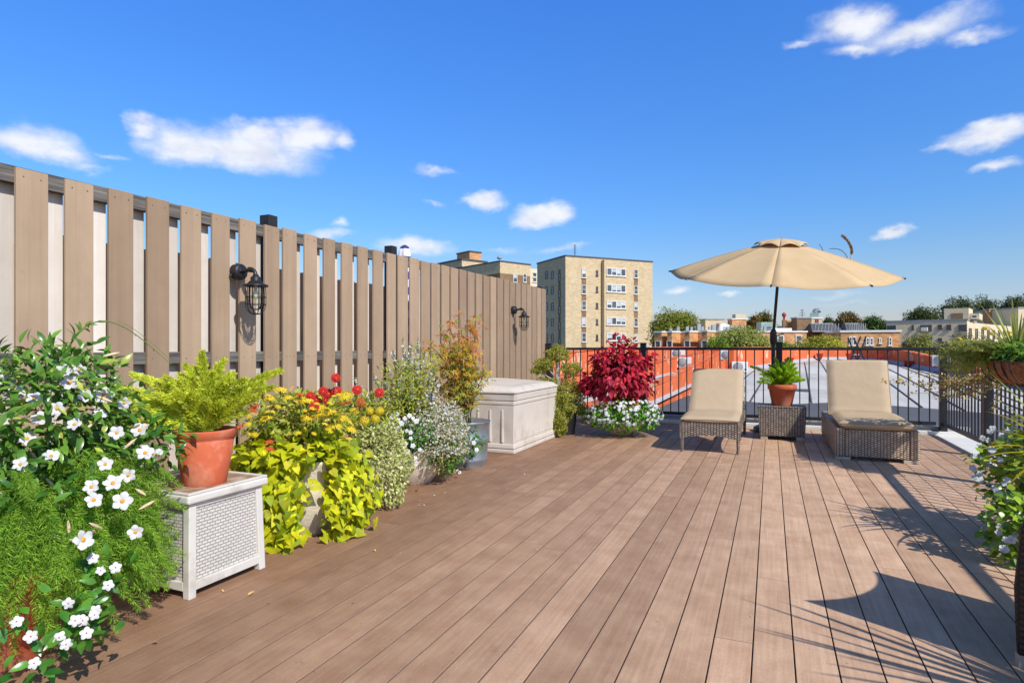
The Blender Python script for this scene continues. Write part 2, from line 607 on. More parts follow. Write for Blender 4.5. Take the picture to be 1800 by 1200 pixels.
M['wicker_dark'] = brick_mat('dark_wicker', lin(62, 50, 44), lin(40, 32, 28), lin(10, 8, 8), .022, .03, .0045, .45, 1.4, .1, 9, .01, turn=True)
M['foot'] = plain('beige_foot', lin(182, 170, 150), .6, .1, 8)
M['canvas'] = None
M['white_paint'] = plain('white_flashing', lin(226, 222, 212), .6, .06, 3, bump=.05, stain=lin(180, 150, 120), stain_at=(.62, .95))
M['curb'] = plain('grey_curb', lin(178, 176, 172), .7, .08, 3)
M['coir'] = plain('coir_liner', lin(150, 98, 58), 1, .35, 40, bump=1, bscale=70, stain=lin(88, 58, 38), stain_at=(.5, .7), stain_scale=9)
M['leaf'] = leaf_mat('leaf_soft', .55, .32, .3)
M['leaf_gloss'] = leaf_mat('leaf_gloss', .28, .22, .5)
M['needle'] = leaf_mat('leaf_needle', .6, .5, .2)
M['tree_leaf'] = leaf_mat('leaf_tree', .65, .3, .15)
M['petal_white'] = plain('petal_white', (.60, .60, .575), .7, .10, 70, spec=.2)
M['petal_red'] = plain('petal_red', (.47, .010, .006), .8, .2, 60)
M['petal_yellow'] = plain('petal_yellow', (.82, .60, .012), .6, .2, 60)
M['petal_orange'] = plain('petal_orange', (.66, .11, .012), .6, .2, 60)
M['flower_eye'] = plain('flower_eye', (.72, .32, .02), .6, .2, 60)
M['flower_pink'] = plain('flower_pink', (.45, .03, .10), .6, .2, 60)
M['bud'] = plain('bud', lin(222, 196, 160), .6, .15, 40)
M['silver_roof'] = plain('silver_roof', lin(200, 196, 188), .9, .16, .9, (1, .12, 1), bump=.15, bscale=3, stain=lin(146, 143, 138), stain_at=(.5, .8), stain_scale=.25, spec=.2)
M['dark_roof'] = plain('dark_roof', lin(92, 92, 93), .85, .12, .6, bump=.15, bscale=5, stain=lin(80, 78, 78), stain_at=(.5, .7), stain_scale=.3)
M['orange_wall'] = plain('orange_wall', lin(218, 112, 70), .9, .16, 1.2, bump=.1, bscale=8, stain=lin(214, 186, 156), stain_at=(.585, .61), stain_scale=1.0, spec=.1)
M['coping'] = plain('coping', lin(176, 178, 180), .6, .08, 2)
M['ac_white'] = plain('ac_casing', lin(226, 226, 222), .5, .04, 6)
M['ac_grille'] = plain('ac_grille', lin(160, 164, 164), .5, .25, 40)
M['tan_brick'] = brick_mat('tan_brick', lin(216, 192, 152), lin(194, 168, 126), lin(204, 186, 154), .5, .17, .012, .9, .15, .07, .5)
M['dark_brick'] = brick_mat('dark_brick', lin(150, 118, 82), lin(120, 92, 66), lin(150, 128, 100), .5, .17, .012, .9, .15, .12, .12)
M['red_brick'] = brick_mat('row_brick', lin(222, 164, 104), lin(188, 122, 74), lin(210, 176, 134), .42, .14, .012, .9, .15, .25, .35)
M['beige_wall'] = brick_mat('beige_brick', lin(232, 212, 174), lin(222, 200, 162), lin(222, 204, 170), .5, .17, .01, .9, .1, .08, .1)
M['white_trim'] = plain('white_trim', lin(226, 222, 212), .6, .05, 3)
M['grey_metal'] = plain('grey_metal', lin(150, 156, 158), .5, .15, 2, metal=.3)
M['green_metal'] = plain('green_metal', lin(150, 172, 162), .5, .12, 2)
M['dark_metal'] = plain('dark_metal', lin(78, 78, 82), .55, .2, 3)
M['glass'] = glass_mat('window_glass', (.035, .042, .05))
M['glass_blind'] = plain('window_blind', lin(196, 200, 200), .3, .2, 1.5)
M['flat_roof'] = plain('flat_roof', lin(150, 148, 146), .9, .1, .4)
M['grass'] = plain('ground_cover', lin(86, 90, 58), 1, .3, .05, stain=lin(116, 110, 96), stain_at=(.5, .55), stain_scale=.03, spec=.1)
M['brown_fence'] = wood_mat('brown_fence', lin(58, 44, 36), lin(92, 72, 58), 2, .9, False, 1, .3)
M['dead_leaf'] = plain('dead_leaf', lin(206, 164, 104), .8, .25, 60)
M['dead_leaf_yellow'] = plain('dead_leaf_yellow', lin(214, 160, 40), .8, .25, 60)
M['red_box'] = plain('red_metal', lin(170, 52, 34), .6, .15, 5)
M['bulb'] = glass_mat('bulb_glass', (.55, .42, .25), .05)


def clear_glass(name):
    """Thin clear glass: mostly see-through with a glossy sheen that varies a little."""
    m, nt, b = new_mat(name)
    nt.nodes.remove(b)
    tr = nt.nodes.new('ShaderNodeBsdfTransparent')
    tr.inputs['Color'].default_value = (.93, .95, .95, 1)
    gl = nt.nodes.new('ShaderNodeBsdfGlossy')
    f = noise(nt, coords(nt), 30, 2)
    nt.links.new(ramp(nt, f, .3, .7, .03, .10), gl.inputs['Roughness'])
    lw = nt.nodes.new('ShaderNodeLayerWeight'); lw.inputs['Blend'].default_value = .25
    mx = nt.nodes.new('ShaderNodeMixShader')
    nt.links.new(lw.outputs['Fresnel'], mx.inputs[0])
    nt.links.new(tr.outputs[0], mx.inputs[1]); nt.links.new(gl.outputs[0], mx.inputs[2])
    nt.links.new(mx.outputs[0], nt.nodes['Material Output'].inputs['Surface'])
    return m


M['clear_glass'] = clear_glass('lamp_glass')


def canvas_mat():
    m, nt, b = new_mat('umbrella_canvas')
    f = noise(nt, coords(nt), 2.2, 5)
    colr = mixn(nt, ramp(nt, f, .3, .7), lin(215, 186, 143), lin(229, 201, 157))
    nt.links.new(colr, b.inputs['Base Color'])
    b.inputs['Roughness'].default_value = .95
    b.inputs['Specular IOR Level'].default_value = .1
    tr = nt.nodes.new('ShaderNodeBsdfTranslucent')
    nt.links.new(colr, tr.inputs['Color'])
    mx = nt.nodes.new('ShaderNodeMixShader'); mx.inputs[0].default_value = .25
    nt.links.new(b.outputs[0], mx.inputs[1]); nt.links.new(tr.outputs[0], mx.inputs[2])
    nt.links.new(mx.outputs[0], nt.nodes['Material Output'].inputs['Surface'])
    add_bump(nt, b, noise(nt, coords(nt), 9, 4), .25, .01)
    return m


M['canvas'] = canvas_mat()


def stripe_mat():
    m, nt, b = new_mat('striped_fabric')
    tc = nt.nodes.new('ShaderNodeTexCoord')
    sep = nt.nodes.new('ShaderNodeSeparateXYZ')
    nt.links.new(tc.outputs['Object'], sep.inputs[0])
    w = nt.nodes.new('ShaderNodeMath'); w.operation = 'MULTIPLY'; w.inputs[1].default_value = 5.5
    nt.links.new(sep.outputs['Z'], w.inputs[0])
    fr = nt.nodes.new('ShaderNodeMath'); fr.operation = 'FRACT'
    nt.links.new(w.outputs[0], fr.inputs[0])
    gt = nt.nodes.new('ShaderNodeMath'); gt.operation = 'GREATER_THAN'; gt.inputs[1].default_value = .5
    nt.links.new(fr.outputs[0], gt.inputs[0])
    nt.links.new(mixn(nt, gt.outputs[0], lin(52, 58, 118), lin(226, 222, 226)), b.inputs['Base Color'])
    b.inputs['Roughness'].default_value = .9
    return m


M['stripes'] = stripe_mat()

# ------------------------------------------------------------------ ground, deck
FX, RX, BY = -3.46, 2.06, 9.60        # fence face, right railing, back railing
mb = MB()
mb.add([(-3000, -3000, -13), (3000, -3000, -13), (3000, 3000, -13), (-3000, 3000, -13)], [(0, 1, 2, 3)])
tag(mb.build('ground', M['grass']), kind='structure')

mb = MB()
tints = []
pitch, x = .1425, -.061 - .1425 * 24
rk = random.Random(3)
while x < 1.98:
    x1 = min(x + pitch - .0044, 1.985)
    y = -3.2 - rk.random() * 2
    cuts = [y]
    while y < 9.5:
        y += 3.0 + rk.random() * 2.6
        cuts.append(min(y, 9.54))
    for a, b_ in zip(cuts[:-1], cuts[1:]):
        if b_ - a < .05: continue
        n0 = len(mb.f)
        mb.box(max(x, -3.52), x1, a + .0012, b_ - .0012, -.025, 0)
        for q in range(-6, 0):
            if q != -5: mb.m[q] = 1
        t = (rk.random() ** .8, rk.random(), rk.random(), 1)
        tints += [t] * (len(mb.f) - n0)
    x += pitch
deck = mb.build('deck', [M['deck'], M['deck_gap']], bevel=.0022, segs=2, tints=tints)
tag(deck, kind='structure')
mb = MB()
mb.box(-3.6, 1.99, -3.2, 9.56, -.12, -.028)
tag(mb.build('deck_underside', M['black_post']), kind='structure')
# white flashing outside the deck edge and the roof edge under it
t = thing('parapet', 'low white parapet edge under the black metal railing', 'parapet', (RX, BY, 0))
mb = MB()
mb.box(-3.55, 2.32, 9.585, 9.86, -.6, .045)
mb.box(2.005, 2.32, -3.2, 9.585, -.6, -.004)
mb.build('white_flashing', M['white_paint'], t, bevel=.006)
mb = MB()
mb.box(-3.55, 2.40, 9.72, 9.80, .047, .10)
mb.build('metal_coping', M['curb'], t, bevel=.004)
mb = MB()
mb.box(-3.6, 2.3, -3.2, 9.83, -13, -.62)
mb.build('wall', M['red_brick'], t)

# ------------------------------------------------------------------ privacy fence
f_t = thing('privacy_fence', 'tall tan board privacy fence behind the flower pots', 'fence', (FX, 3.6, 0))


def ftop(y):
    return 2.042 + max(0, y - 2.0) * .0105


starts = [1.859 + .2332 * k for k in range(-13, 8)] + [3.678, 3.915, 4.145, 4.38, 4.61, 4.845, 5.075] + [5.262 + .2225 * k for k in range(20)]
starts = [s for s in starts if s < 9.5]
mb, tints = MB(), []
rk = random.Random(5)
for s in starts:
    w = .146 if s < 5.2 else .178
    n0 = len(mb.f)
    dz = rk.uniform(-.006, .006)
    mb.box(FX - .019, FX + rk.uniform(-.0015, .0015), s, s + w + rk.uniform(-.003, .003), .03, ftop(s) + dz)
    tints += [(rk.random(), rk.random(), rk.random(), 1)] * (len(mb.f) - n0)
mb.build('front_boards', M['fence'], f_t, bevel=.0025, tints=tints).name = 'board_panel'
mb, tints = MB(), []
for s in starts:
    if 5.15 < s < 5.6: continue
    b0 = s + .115 + .004
    if abs(b0 - 3.58) < .08 or abs(b0 - 5.2) < .1: continue
    n0 = len(mb.f)
    mb.box(FX - .093, FX - .075, b0, b0 + .146, .03, ftop(s) - .015 + rk.uniform(-.01, .01))
    tints += [(rk.random(), rk.random(), rk.random(), 1)] * (len(mb.f) - n0)
mb.build('board_panel', M['fence_back'], f_t, bevel=.0025, tints=tints)
tag(bpy.context.scene.objects[-1]) if False else None
for zlo, zhi in ((None, None), (1.038, 1.112), (.28, .355)):
    for a, b_ in ((-1.2, 3.545), (3.645, 5.175), (5.275, 9.495)):
        mb = MB()
        z1a, z1b = (ftop(a) - .007, ftop(b_) - .007) if zlo is None else (zhi, zhi)
        z0a, z0b = (z1a - .085, z1b - .085) if zlo is None else (zlo, zlo)
        x0, x1 = FX - .0735, FX - .0205
        mb.hexa([(x0, a, z0a), (x1, a, z0a), (x1, b_, z0b), (x0, b_, z0b)], [(x0, a, z1a), (x1, a, z1a), (x1, b_, z1b), (x0, b_, z1b)])
        mb.build('rail', M['old_wood'], f_t, bevel=.003)
for y in (-.1, 3.55, 5.18, 9.5):
    mb = MB()
    mb.box(FX - .113, FX - .0205, y, y + .09, .0, ftop(y) + (.085 if y < 9 else .03))
    mb.build('post', M['black_post'], f_t, bevel=.004)
mb = MB()      # screw heads, two per board at each rail
for s in starts:
    if s < 1.5 or s > 6: continue
    for z in (ftop(s) - .045, 1.072):
        for dy in (.032, .112):
            mb.lathe((0, 0, 0), [(.0035, 0), (.0035, .0012)], 6, M=Matrix.Translation((FX + .001, s + dy, z)) @ Matrix.Rotation(PI / 2, 4, 'Y'))
mb.build('screw', M['dark_metal'], f_t)['kind'] = 'stuff'

# things behind the fence
t = thing('board_fence', 'dark brown boarding of the next roof glimpsed through fence gaps', 'fence', (-5.4, 3, 0))
mb = MB()
for k in range(60):
    mb.box(-5.42, -5.40 + .004 * (k % 2), -1 + k * .15, -1 + k * .15 + .145, -.6, (1.93 if k < 28 else 2.06) + .01 * (k % 3))
mb.build('board_panel', M['brown_fence'], t)
mb = MB()
mb.box(-5.47, -5.421, -1, 8, 1.5, 1.6)
mb.build('rail', M['brown_fence'], t)
mb = MB()
mb.box(-12, -3.6, -4, 9.4, -.75, -.6)
tag(mb.build('neighbour_roof', M['dark_roof']), kind='structure')
px_, py_ = -4.0, 6.22
t = thing('folded_parasol', 'folded navy and white striped parasol behind the tan fence', 'parasol', (px_, py_, -.6))
mb = MB()
prof = [(.05, 1.2), (.13, 1.35), (.12, 1.7), (.10, 2.2), (.085, 2.6), (.07, 2.85), (.05, 2.93), (.02, 2.955), (0, 2.96)]
n = 24
vs, fs = [], []
for r, z in prof:
    for k in range(n):
        a = 2 * PI * k / n
        rr = r * (1 + .16 * math.cos(6 * a))
        vs.append((px_ + rr * math.cos(a), py_ + rr * math.sin(a), -.6 + z))
for i in range(len(prof) - 1):
    for k in range(n):
        fs.append((i * n + k, i * n + (k + 1) % n, (i + 1) * n + (k + 1) % n, (i + 1) * n + k))
mb.add(vs, fs, 0, True)
mb.build('canopy', M['stripes'], t)
mb = MB().tube([(px_, py_, -.6), (px_, py_, .7)], .02, 10)
mb.build('pole', M['black'], t)
mb = MB().lathe((px_, py_, -.6), [(.25, 0), (.25, .05), (.05, .08), (.03, .2)], 24)
mb.build('base', M['black'], t)


# ------------------------------------------------------------------ wall lamps
def wall_lamp(y, z, label):
    t = thing('wall_lamp', label, 'lamp', (FX, y, z), group='black cage lamps on the fence')
    Rx = Matrix.Rotation(PI / 2, 4, 'Y')
    mb = MB().lathe((0, 0, 0), [(.056, 0), (.056, .05), (.053, .056), (.046, .062), (0, .064)], 32, M=Matrix.Translation((FX, y, z)) @ Rx)
    mb.lathe((0, 0, 0), [(.009, 0), (.009, .012), (0, .014)], 10, M=Matrix.Translation((FX + .06, y - .022, z + .004)) @ Rx)
    mb.lathe((0, 0, 0), [(.009, 0), (.009, .012), (0, .014)], 10, M=Matrix.Translation((FX + .02, y - .056, z - .03)) @ Matrix.Rotation(PI / 2, 4, 'X'))
    mb.build('back_plate', M['black'], t)
    lx = FX + .185
    arm = [(FX + .06, y, z), (FX + .14, y, z + .012)] + [(lx - .045 + .045 * math.sin(a), y, z + .012 - .045 + .045 * math.cos(a)) for a in [PI / 2 * i / 6 for i in range(1, 7)]] + [(lx, y, z - .05)]
    mb = MB().tube(arm, .0135, 12)
    mb.tube([(lx - .062, y, z + .013), (lx - .035, y, z + .009)], .019, 12)
    mb.build('arm', M['black'], t)
    zs = z - .045
    mb = MB().lathe((lx, y, zs), [(.046, -.055), (.052, -.058), (.080, -.064), (.083, -.058), (.080, -.050), (.055, -.043), (.042, -.028), (.034, -.022), (.034, 0), (.026, .006), (.019, .012), (.019, .02), (0, .021)], 40)
    mb.build('shade', M['black'], t)
    zc = zs - .06
    mb = MB()
    for k in range(10):
        a = 2 * PI * k / 10 + .2
        pr = [(.062, 0), (.066, -.05), (.066, -.12), (.060, -.155), (.042, -.182), (.02, -.193), (.0, -.195)]
        mb.tube([(lx + r * math.cos(a), y + r * math.sin(a), zc + dz) for r, dz in pr], .0022, 6)
    for r, dz in ((.067, -.075), (.067, -.125), (.03, -.19)):
        mb.tube([(lx + r * math.cos(2 * PI * k / 32), y + r * math.sin(2 * PI * k / 32), zc + dz) for k in range(33)], .0026, 6, cap=False)
    mb.build('cage', M['black'], t)
    mb = MB().lathe((lx, y, zc), [(.0, -.165), (.02, -.163), (.036, -.150), (.045, -.12), (.047, -.05), (.044, .005)], 28)
    mb.v = mb.v
    mb.build('glass_shade', M['clear_glass'], t)
    mb = MB().lathe((lx, y, zc), [(0, -.09), (.012, -.086), (.018, -.07), (.016, -.045), (.011, -.03), (.011, .005)], 16)
    mb.build('bulb', M['bulb'], t)


wall_lamp(3.22, 1.668, 'black cage lamp on the fence above the foxtail fern, larger in view')
wall_lamp(8.22, 1.69, 'black cage lamp on the fence near its far end above the deck box')


# ------------------------------------------------------------------ railings
def railing(name, label, p0, p1, posts, loc):
    t = thing(name, label, 'railing', loc)
    p0, p1 = Vector(p0), Vector(p1)
    d = (p1 - p0).normalized()
    L = (p1 - p0).length
    ang = math.atan2(d.y, d.x)
    T = Matrix.Translation(p0) @ Matrix.Rotation(ang, 4, 'Z')
    mb = MB().box(0, L, -.032, .032, 1.108, 1.148, 0, T)
    mb.build('top_rail', M['black'], t, bevel=.006)
    mb = MB().box(0, L, -.02, .02, .118, .165, 0, T)
    mb.build('bottom_rail', M['black'], t, bevel=.003)
    for s, zb in posts:
        mb = MB().box(s - .042, s + .042, -.042, .042, zb, 1.205, 0, T)
        mb.box(s - .047, s + .047, -.047, .047, 1.205, 1.222, 0, T)
        mb.build('post', M['black'], t, bevel=.004)
    first, k, s = None, 0, .10
    while s < L - .05:
        if min(abs(s - q[0]) for q in posts) > .055:
            w = T @ Vector((s, 0, 0))
            if first is None:
                mb = MB().tube([w + Vector((0, 0, .165)), w + Vector((0, 0, 1.108))], .0105, 4, square=True)
                first = mb.build('baluster', M['black'], t)
                w0 = w
            else:
                o = first.copy()
                C.objects.link(o)
                o.parent = t
                o.location = w - w0
        s += .12
    return t


railing('railing', 'black metal railing across the far end of the deck behind the loungers', (FX + .02, BY + .06, 0), (RX - .05, BY + .06, 0),
        [(.04, .1), (1.60, .1), (3.55, .1)], (-.7, BY + .06, 0))
railing('railing', 'black metal railing along the right edge of the deck under the coir planter', (RX + .03, BY + .11, 0), (RX + .03, -2.5, 0),
        [(.05, .0)] + [(1.86 + 1.8 * k, 0) for k in range(6)], (RX, 4.5, 0))

# ------------------------------------------------------------------ loungers, table
# left lounger: open wicker frame on four legs
LX0, LX1, LY = -.925, -.30, 6.96
t = thing('sun_lounger', 'brown wicker lounger on slim legs with reclined beige cushion beside the red coleus', 'sun lounger', (-.61, 7.7, 0))
mb = MB()
n = 20
for (xa, xb) in ((LX0, LX0 + .03), (LX1 - .03, LX1)):     # side skirts with arched lower edge
    rows = []
    L = 1.72
    for i in range(n + 1):
        y = LY + L * i / n
        zb = .15 + .10 * math.sin(PI * min(i / n * 1.0, 1)) ** .6
        rows.append((y, zb))
    for (ya, za), (yb, zb) in zip(rows[:-1], rows[1:]):
        mb.hexa([(xa, ya, za), (xb, ya, za), (xb, yb, zb), (xa, yb, zb)], [(xa, ya, .335), (xb, ya, .335), (xb, yb, .335), (xa, yb, .335)])
for i in range(16):     # front apron, arched
    xa, xb = LX0 + .03 + (.565) * i / 16, LX0 + .03 + (.565) * (i + 1) / 16
    za, zb = .155 + .035 * math.sin(PI * i / 16), .155 + .035 * math.sin(PI * (i + 1) / 16)
    mb.hexa([(xa, LY, za), (xb, LY, zb), (xb, LY + .03, zb), (xa, LY + .03, za)], [(xa, LY, .335), (xb, LY, .335), (xb, LY + .03, .335), (xa, LY + .03, .335)])
mb.box(LX0 + .03, LX1 - .03, LY + 1.69, LY + 1.72, .2, .335)
mb.box(LX0 + .03, LX1 - .03, LY + .03, LY + .78, .305, .333)
mb.build('frame', M['wicker'], t)
for xx in (LX0 + .02, LX1 - .02):
    for yy, tz in ((LY + .018, 0), (LY + 1.70, 0)):
        MB().tube([(xx, yy, 0), (xx, yy, .334)], [.016, .024], 10).build('leg', M['wicker'], t)


def slab(pts, x0, x1, th, nx=14, seed=0, puff=.012, corner=.045):
    """Cushion: a profile (y, z of underside) extruded in X, rounded and a little lumpy."""
    rk = random.Random(seed)
    P = [Vector((0, y, z)) for y, z in pts]
    # resample
    Q, _, tt = along([(0, p.y, p.z) for p in P], .035)
    Q = [Vector(q) for q in Q] + [P[-1]]
    m = len(Q)
    top, bot = [], []
    ph = [rk.random() * 6 for _ in range(4)]
    for i, q in enumerate(Q):
        a, b = Q[max(i - 1, 0)], Q[min(i + 1, m - 1)]
        tn = (b - a).normalized()
        nn = Vector((0, -tn.z, tn.y))
        e = min(i, m - 1 - i) * .035
        fe = 1 if e > corner else math.sqrt(max(0, 1 - (1 - e / corner) ** 2)) * .75 + .25
        rt, rb = [], []
        for j in range(nx + 1):
            u = j / nx
            ex = min(u, 1 - u) * (x1 - x0)
            fx = 1 if ex > corner else math.sqrt(max(0, 1 - (1 - ex / corner) ** 2)) * .75 + .25
            h = th * min(fe, fx) + puff * math.sin(PI * u) * fe * fx + .004 * math.sin(7 * u + ph[0] + i * .5) * math.sin(i * .9 + ph[1])
            x = x0 + (x1 - x0) * u
            rt.append(q + nn * (th * .5 + h * .5) + Vector((x, 0, 0)))
            rb.append(q + nn * (th * .5 - h * .5) + Vector((x, 0, 0)))
        top.append(rt); bot.append(rb)
    mb = MB()
    mb.grid(top)
    mb.grid([r[::-1] for r in bot])
    ring_t = top[0] + [r[-1] for r in top[1:]] + top[-1][-2::-1] + [r[0] for r in top[-2:0:-1]]
    ring_b = bot[0] + [r[-1] for r in bot[1:]] + bot[-1][-2::-1] + [r[0] for r in bot[-2:0:-1]]
    k = len(ring_t)
    mb.add(ring_t + ring_b, [(i, k + i, k + (i + 1) % k, (i + 1) % k) for i in range(k)], 0, True)
    return mb, ring_t


mb, ring = slab([(LY - .015, .325), (LY + .3, .345), (LY + .72, .345), (LY + .80, .40), (LY + 1.22, .835)], LX0 + .012, LX1 - .012, .062, seed=1)
cu = mb.build('cushion', M['cushion'], t)
MB().tube([ring[i] + Vector((0, 0, -.004)) for i in range(0, len(ring))] + [ring[0]], .0045, 6).build('piping', M['piping'], cu)
mb = MB()
Rb = [(LX0 + .03, LY + .80, .36), (LX0 + .03, LY + 1.24, .80)]
for xx in (LX0 + .04, LX1 - .04):
    mb.tube([(xx, LY + .80, .34), (xx, LY + 1.25, .81)], .018, 8)
mb.tube([(LX0 + .04, LY + 1.25, .81), (LX1 - .04, LY + 1.25, .81)], .018, 8)
mb.hexa([(LX0 + .04, LY + .82, .345), (LX1 - .04, LY + .82, .345), (LX1 - .04, LY + 1.25, .795), (LX0 + .04, LY + 1.25, .795)],
        [(LX0 + .04, LY + .81, .358), (LX1 - .04, LY + .81, .358), (LX1 - .04, LY + 1.24, .808), (LX0 + .04, LY + 1.24, .808)])
mb.build('backrest', M['wicker'], t)
mb = MB()
for k, (dy, z) in enumerate(((.95, .56), (1.06, .68), (.82, .41))):
    b0 = Vector((LX1 - .015, LY + dy, z))
    mb.tube([b0, b0 + Vector((.022, .01, -.015)), b0 + Vector((.018, .03, -.07)), b0 + Vector((.03, .02, -.10))], .005, 6)
mb.build('tie_strap', M['piping'], t)

# right lounger: solid wicker sides
t = thing('sun_lounger', 'tan wicker lounger with solid box sides and upright beige cushion near the corner post', 'sun lounger', (.98, 7.9, 0))
X0, X1, Y0, Y1 = .605, 1.345, 7.06, 8.95
mb = MB()
for xa in (X0, X1 - .085):
    MB().box(xa, xa + .085, Y0, Y1, .035, .325).build('side_panel', M['wicker_tan'], t, bevel=.018, segs=3)
mb = MB()
mb.box(X0 + .087, X1 - .087, Y0 + .012, Y0 + .05, .04, .312)
mb.build('front_panel', M['wicker_tan'], t, bevel=.008)
MB().box(X0 + .087, X1 - .087, Y1 - .05, Y1 - .01, .04, .312).build('rear_panel', M['wicker_tan'], t, bevel=.008)
MB().box(X0 + .087, X1 - .087, Y0 + .052, Y0 + .95, .27, .31).build('frame', M['wicker_tan'], t, bevel=.008)
for xa in (X0 + .004, X1 - .14):
    for ya in (Y0 + .004, Y1 - .12):
        MB().box(xa, xa + .136, ya, ya + .1, 0, .034).build('foot', M['foot'], t, bevel=.004)
mb, ring = slab([(Y0 - .01, .318), (Y0 + .4, .322), (Y0 + .88, .325)], X0 + .035, X1 - .035, .088, seed=2, puff=.01)
cu = mb.build('cushion', M['cushion'], t)
MB().tube(ring + [ring[0]], .005, 6).build('piping', M['piping'], cu)
mb, ring = slab([(Y0 + .925, .34), (Y0 + .99, .42), (Y0 + 1.25, .965)], X0 + .01, X1 - .10, .088, seed=4, puff=.014)
cu = mb.build('cushion', M['cushion'], t)
MB().tube(ring + [ring[0]], .005, 6).build('piping', M['piping'], cu)
mb = MB()
for f_ in (.16, .42):
    pass
mb.hexa([(X0 + .09, Y0 + 1.02, .33), (X1 - .12, Y0 + 1.02, .33), (X1 - .12, Y0 + 1.285, .90), (X0 + .09, Y0 + 1.285, .90)],
        [(X0 + .09, Y0 + 1.04, .32), (X1 - .12, Y0 + 1.04, .32), (X1 - .12, Y0 + 1.305, .89), (X0 + .09, Y0 + 1.305, .89)])
mb.build('backrest', M['wicker_tan'], t)

# side table
TX0, TX1, TY0, TY1 = -.15, .40, 8.25, 8.73
t = thing('side_table', 'brown wicker cube table between the two loungers holding a potted fern', 'side table', (.13, 8.57, 0))
mb = MB()
mb.hexa([(TX0 + .02, TY0 + .015, .05), (TX1 - .015, TY0 + .015, .05), (TX1 - .015, TY1 - .015, .05), (TX0 + .02, TY1 - .015, .05)],
        [(TX0, TY0, .40), (TX1, TY0, .40), (TX1, TY1, .40), (TX0, TY1, .40)])
mb.box(TX0 - .004, TX1 + .004, TY0 - .004, TY1 + .004, .3995, .417)
mb.build('table_body', M['wicker'], t, bevel=.012, segs=3)
for xa in (TX0 + .03, TX1 - .115):
    for ya in (TY0 + .03, TY1 - .1):
        MB().box(xa, xa + .085, ya, ya + .06, 0, .052).build('foot', M['foot'], t, bevel=.004)

# ------------------------------------------------------------------ patio umbrella
UX, UY = .03, 9.08
fdir = Vector((-SY, CY, 0))
rdir = Vector((CY, SY, 0))
t = thing('patio_umbrella', 'open cream canvas patio umbrella on a black pole behind the wicker table', 'umbrella', (UX, UY, 0))
mb = MB().lathe((UX, UY, 0), [(.25, 0), (.255, .02), (.25, .06), (.20, .085), (.09, .10), (.045, .11)], 36)
mb.build('base', M['black'], t)
jz = 1.30
mb = MB().tube([(UX, UY, .1), (UX, UY, jz - .02)], .026, 14)
mb.build('pole', M['black'], t)
tilt = math.radians(11.5)
vdir = Vector((UX, UY, 0)).normalized()          # the canopy is tilted towards the near side of the deck
vright = Vector((vdir.y, -vdir.x, 0))
nrm = (Vector((0, 0, 1)) * math.cos(tilt) - vdir * math.sin(tilt) + vright * .075).normalized()
j0 = Vector((UX, UY, jz))
hub = j0 + nrm * .835
mb = MB().tube([j0, hub + nrm * .42], .019, 14)
mb.build('pole', M['black'], t)
mb = MB().tube([j0 - Vector((0, 0, .11)), j0 - Vector((0, 0, .08)), j0 + Vector((0, 0, .05)), j0 + nrm * .09], [.03, .044, .044, .026], 14)
cr = mb.build('crank_housing', M['black'], t)
mb = MB().tube([j0 + rdir * .04, j0 + rdir * .09 + Vector((0, 0, .02)), j0 + rdir * .13 + Vector((0, 0, .03)), j0 + rdir * .145 + Vector((0, 0, .02))], .008, 8)
mb.build('crank_handle', M['black'], cr)
U = (vright - nrm * vright.dot(nrm)).normalized()
W_ = nrm.cross(U)
apex_h, R8 = .435, 1.435
tips = []
mb = MB()
rows = 10
ang0 = -PI / 2 - .06
sect = 8
# canopy: each of the eight gores sags a little between the ribs
for g in range(8):
    a0, a1 = ang0 + g * PI / 4, ang0 + (g + 1) * PI / 4
    P = []
    for i in range(rows + 1):
        s = .13 + (1 - .13) * i / rows
        row = []
        for j in range(sect + 1):
            v = j / sect
            q0 = U * math.cos(a0) + W_ * math.sin(a0)
            q1 = U * math.cos(a1) + W_ * math.sin(a1)
            q = (q0 * (1 - v) + q1 * v)
            hz = apex_h * (1 - s ** 1.25)
            sag = .045 * math.sin(PI * v) * s ** 1.5
            # outer hem bows slightly inwards
            rr = s * R8 * (1 - .012 * math.sin(PI * v) * s)
            row.append(hub + q * rr + nrm * (hz - sag))
        P.append(row)
    mb.grid(P)
    tips.append(hub + (U * math.cos(a0) + W_ * math.sin(a0)) * R8)
can = mb.build('canopy', M['canvas'], t, solid=.004)
mb = MB()        # vent cap on top
for g in range(8):
    a0, a1 = ang0 + g * PI / 4, ang0 + (g + 1) * PI / 4
    P = []
    for i in range(7):
        s = i / 6 * .235
        row = []
        for j in range(sect + 1):
            v = j / sect
            q = (U * math.cos(a0) + W_ * math.sin(a0)) * (1 - v) + (U * math.cos(a1) + W_ * math.sin(a1)) * v
            k = i / 6
            row.append(hub + q * (s * R8) + nrm * (apex_h + .034 - .092 * k ** 2.2 + .045 * math.sin(PI * v) * k ** 3))
        P.append(row)
    mb.grid(P)
mb.build('vent', M['canvas'], can, solid=.004)
mb = MB().lathe(hub + nrm * (apex_h + .01), [(.035, -.01), (.035, .012), (.015, .025), (0, .03)], 16)
mb.build('finial', M['black'], can)
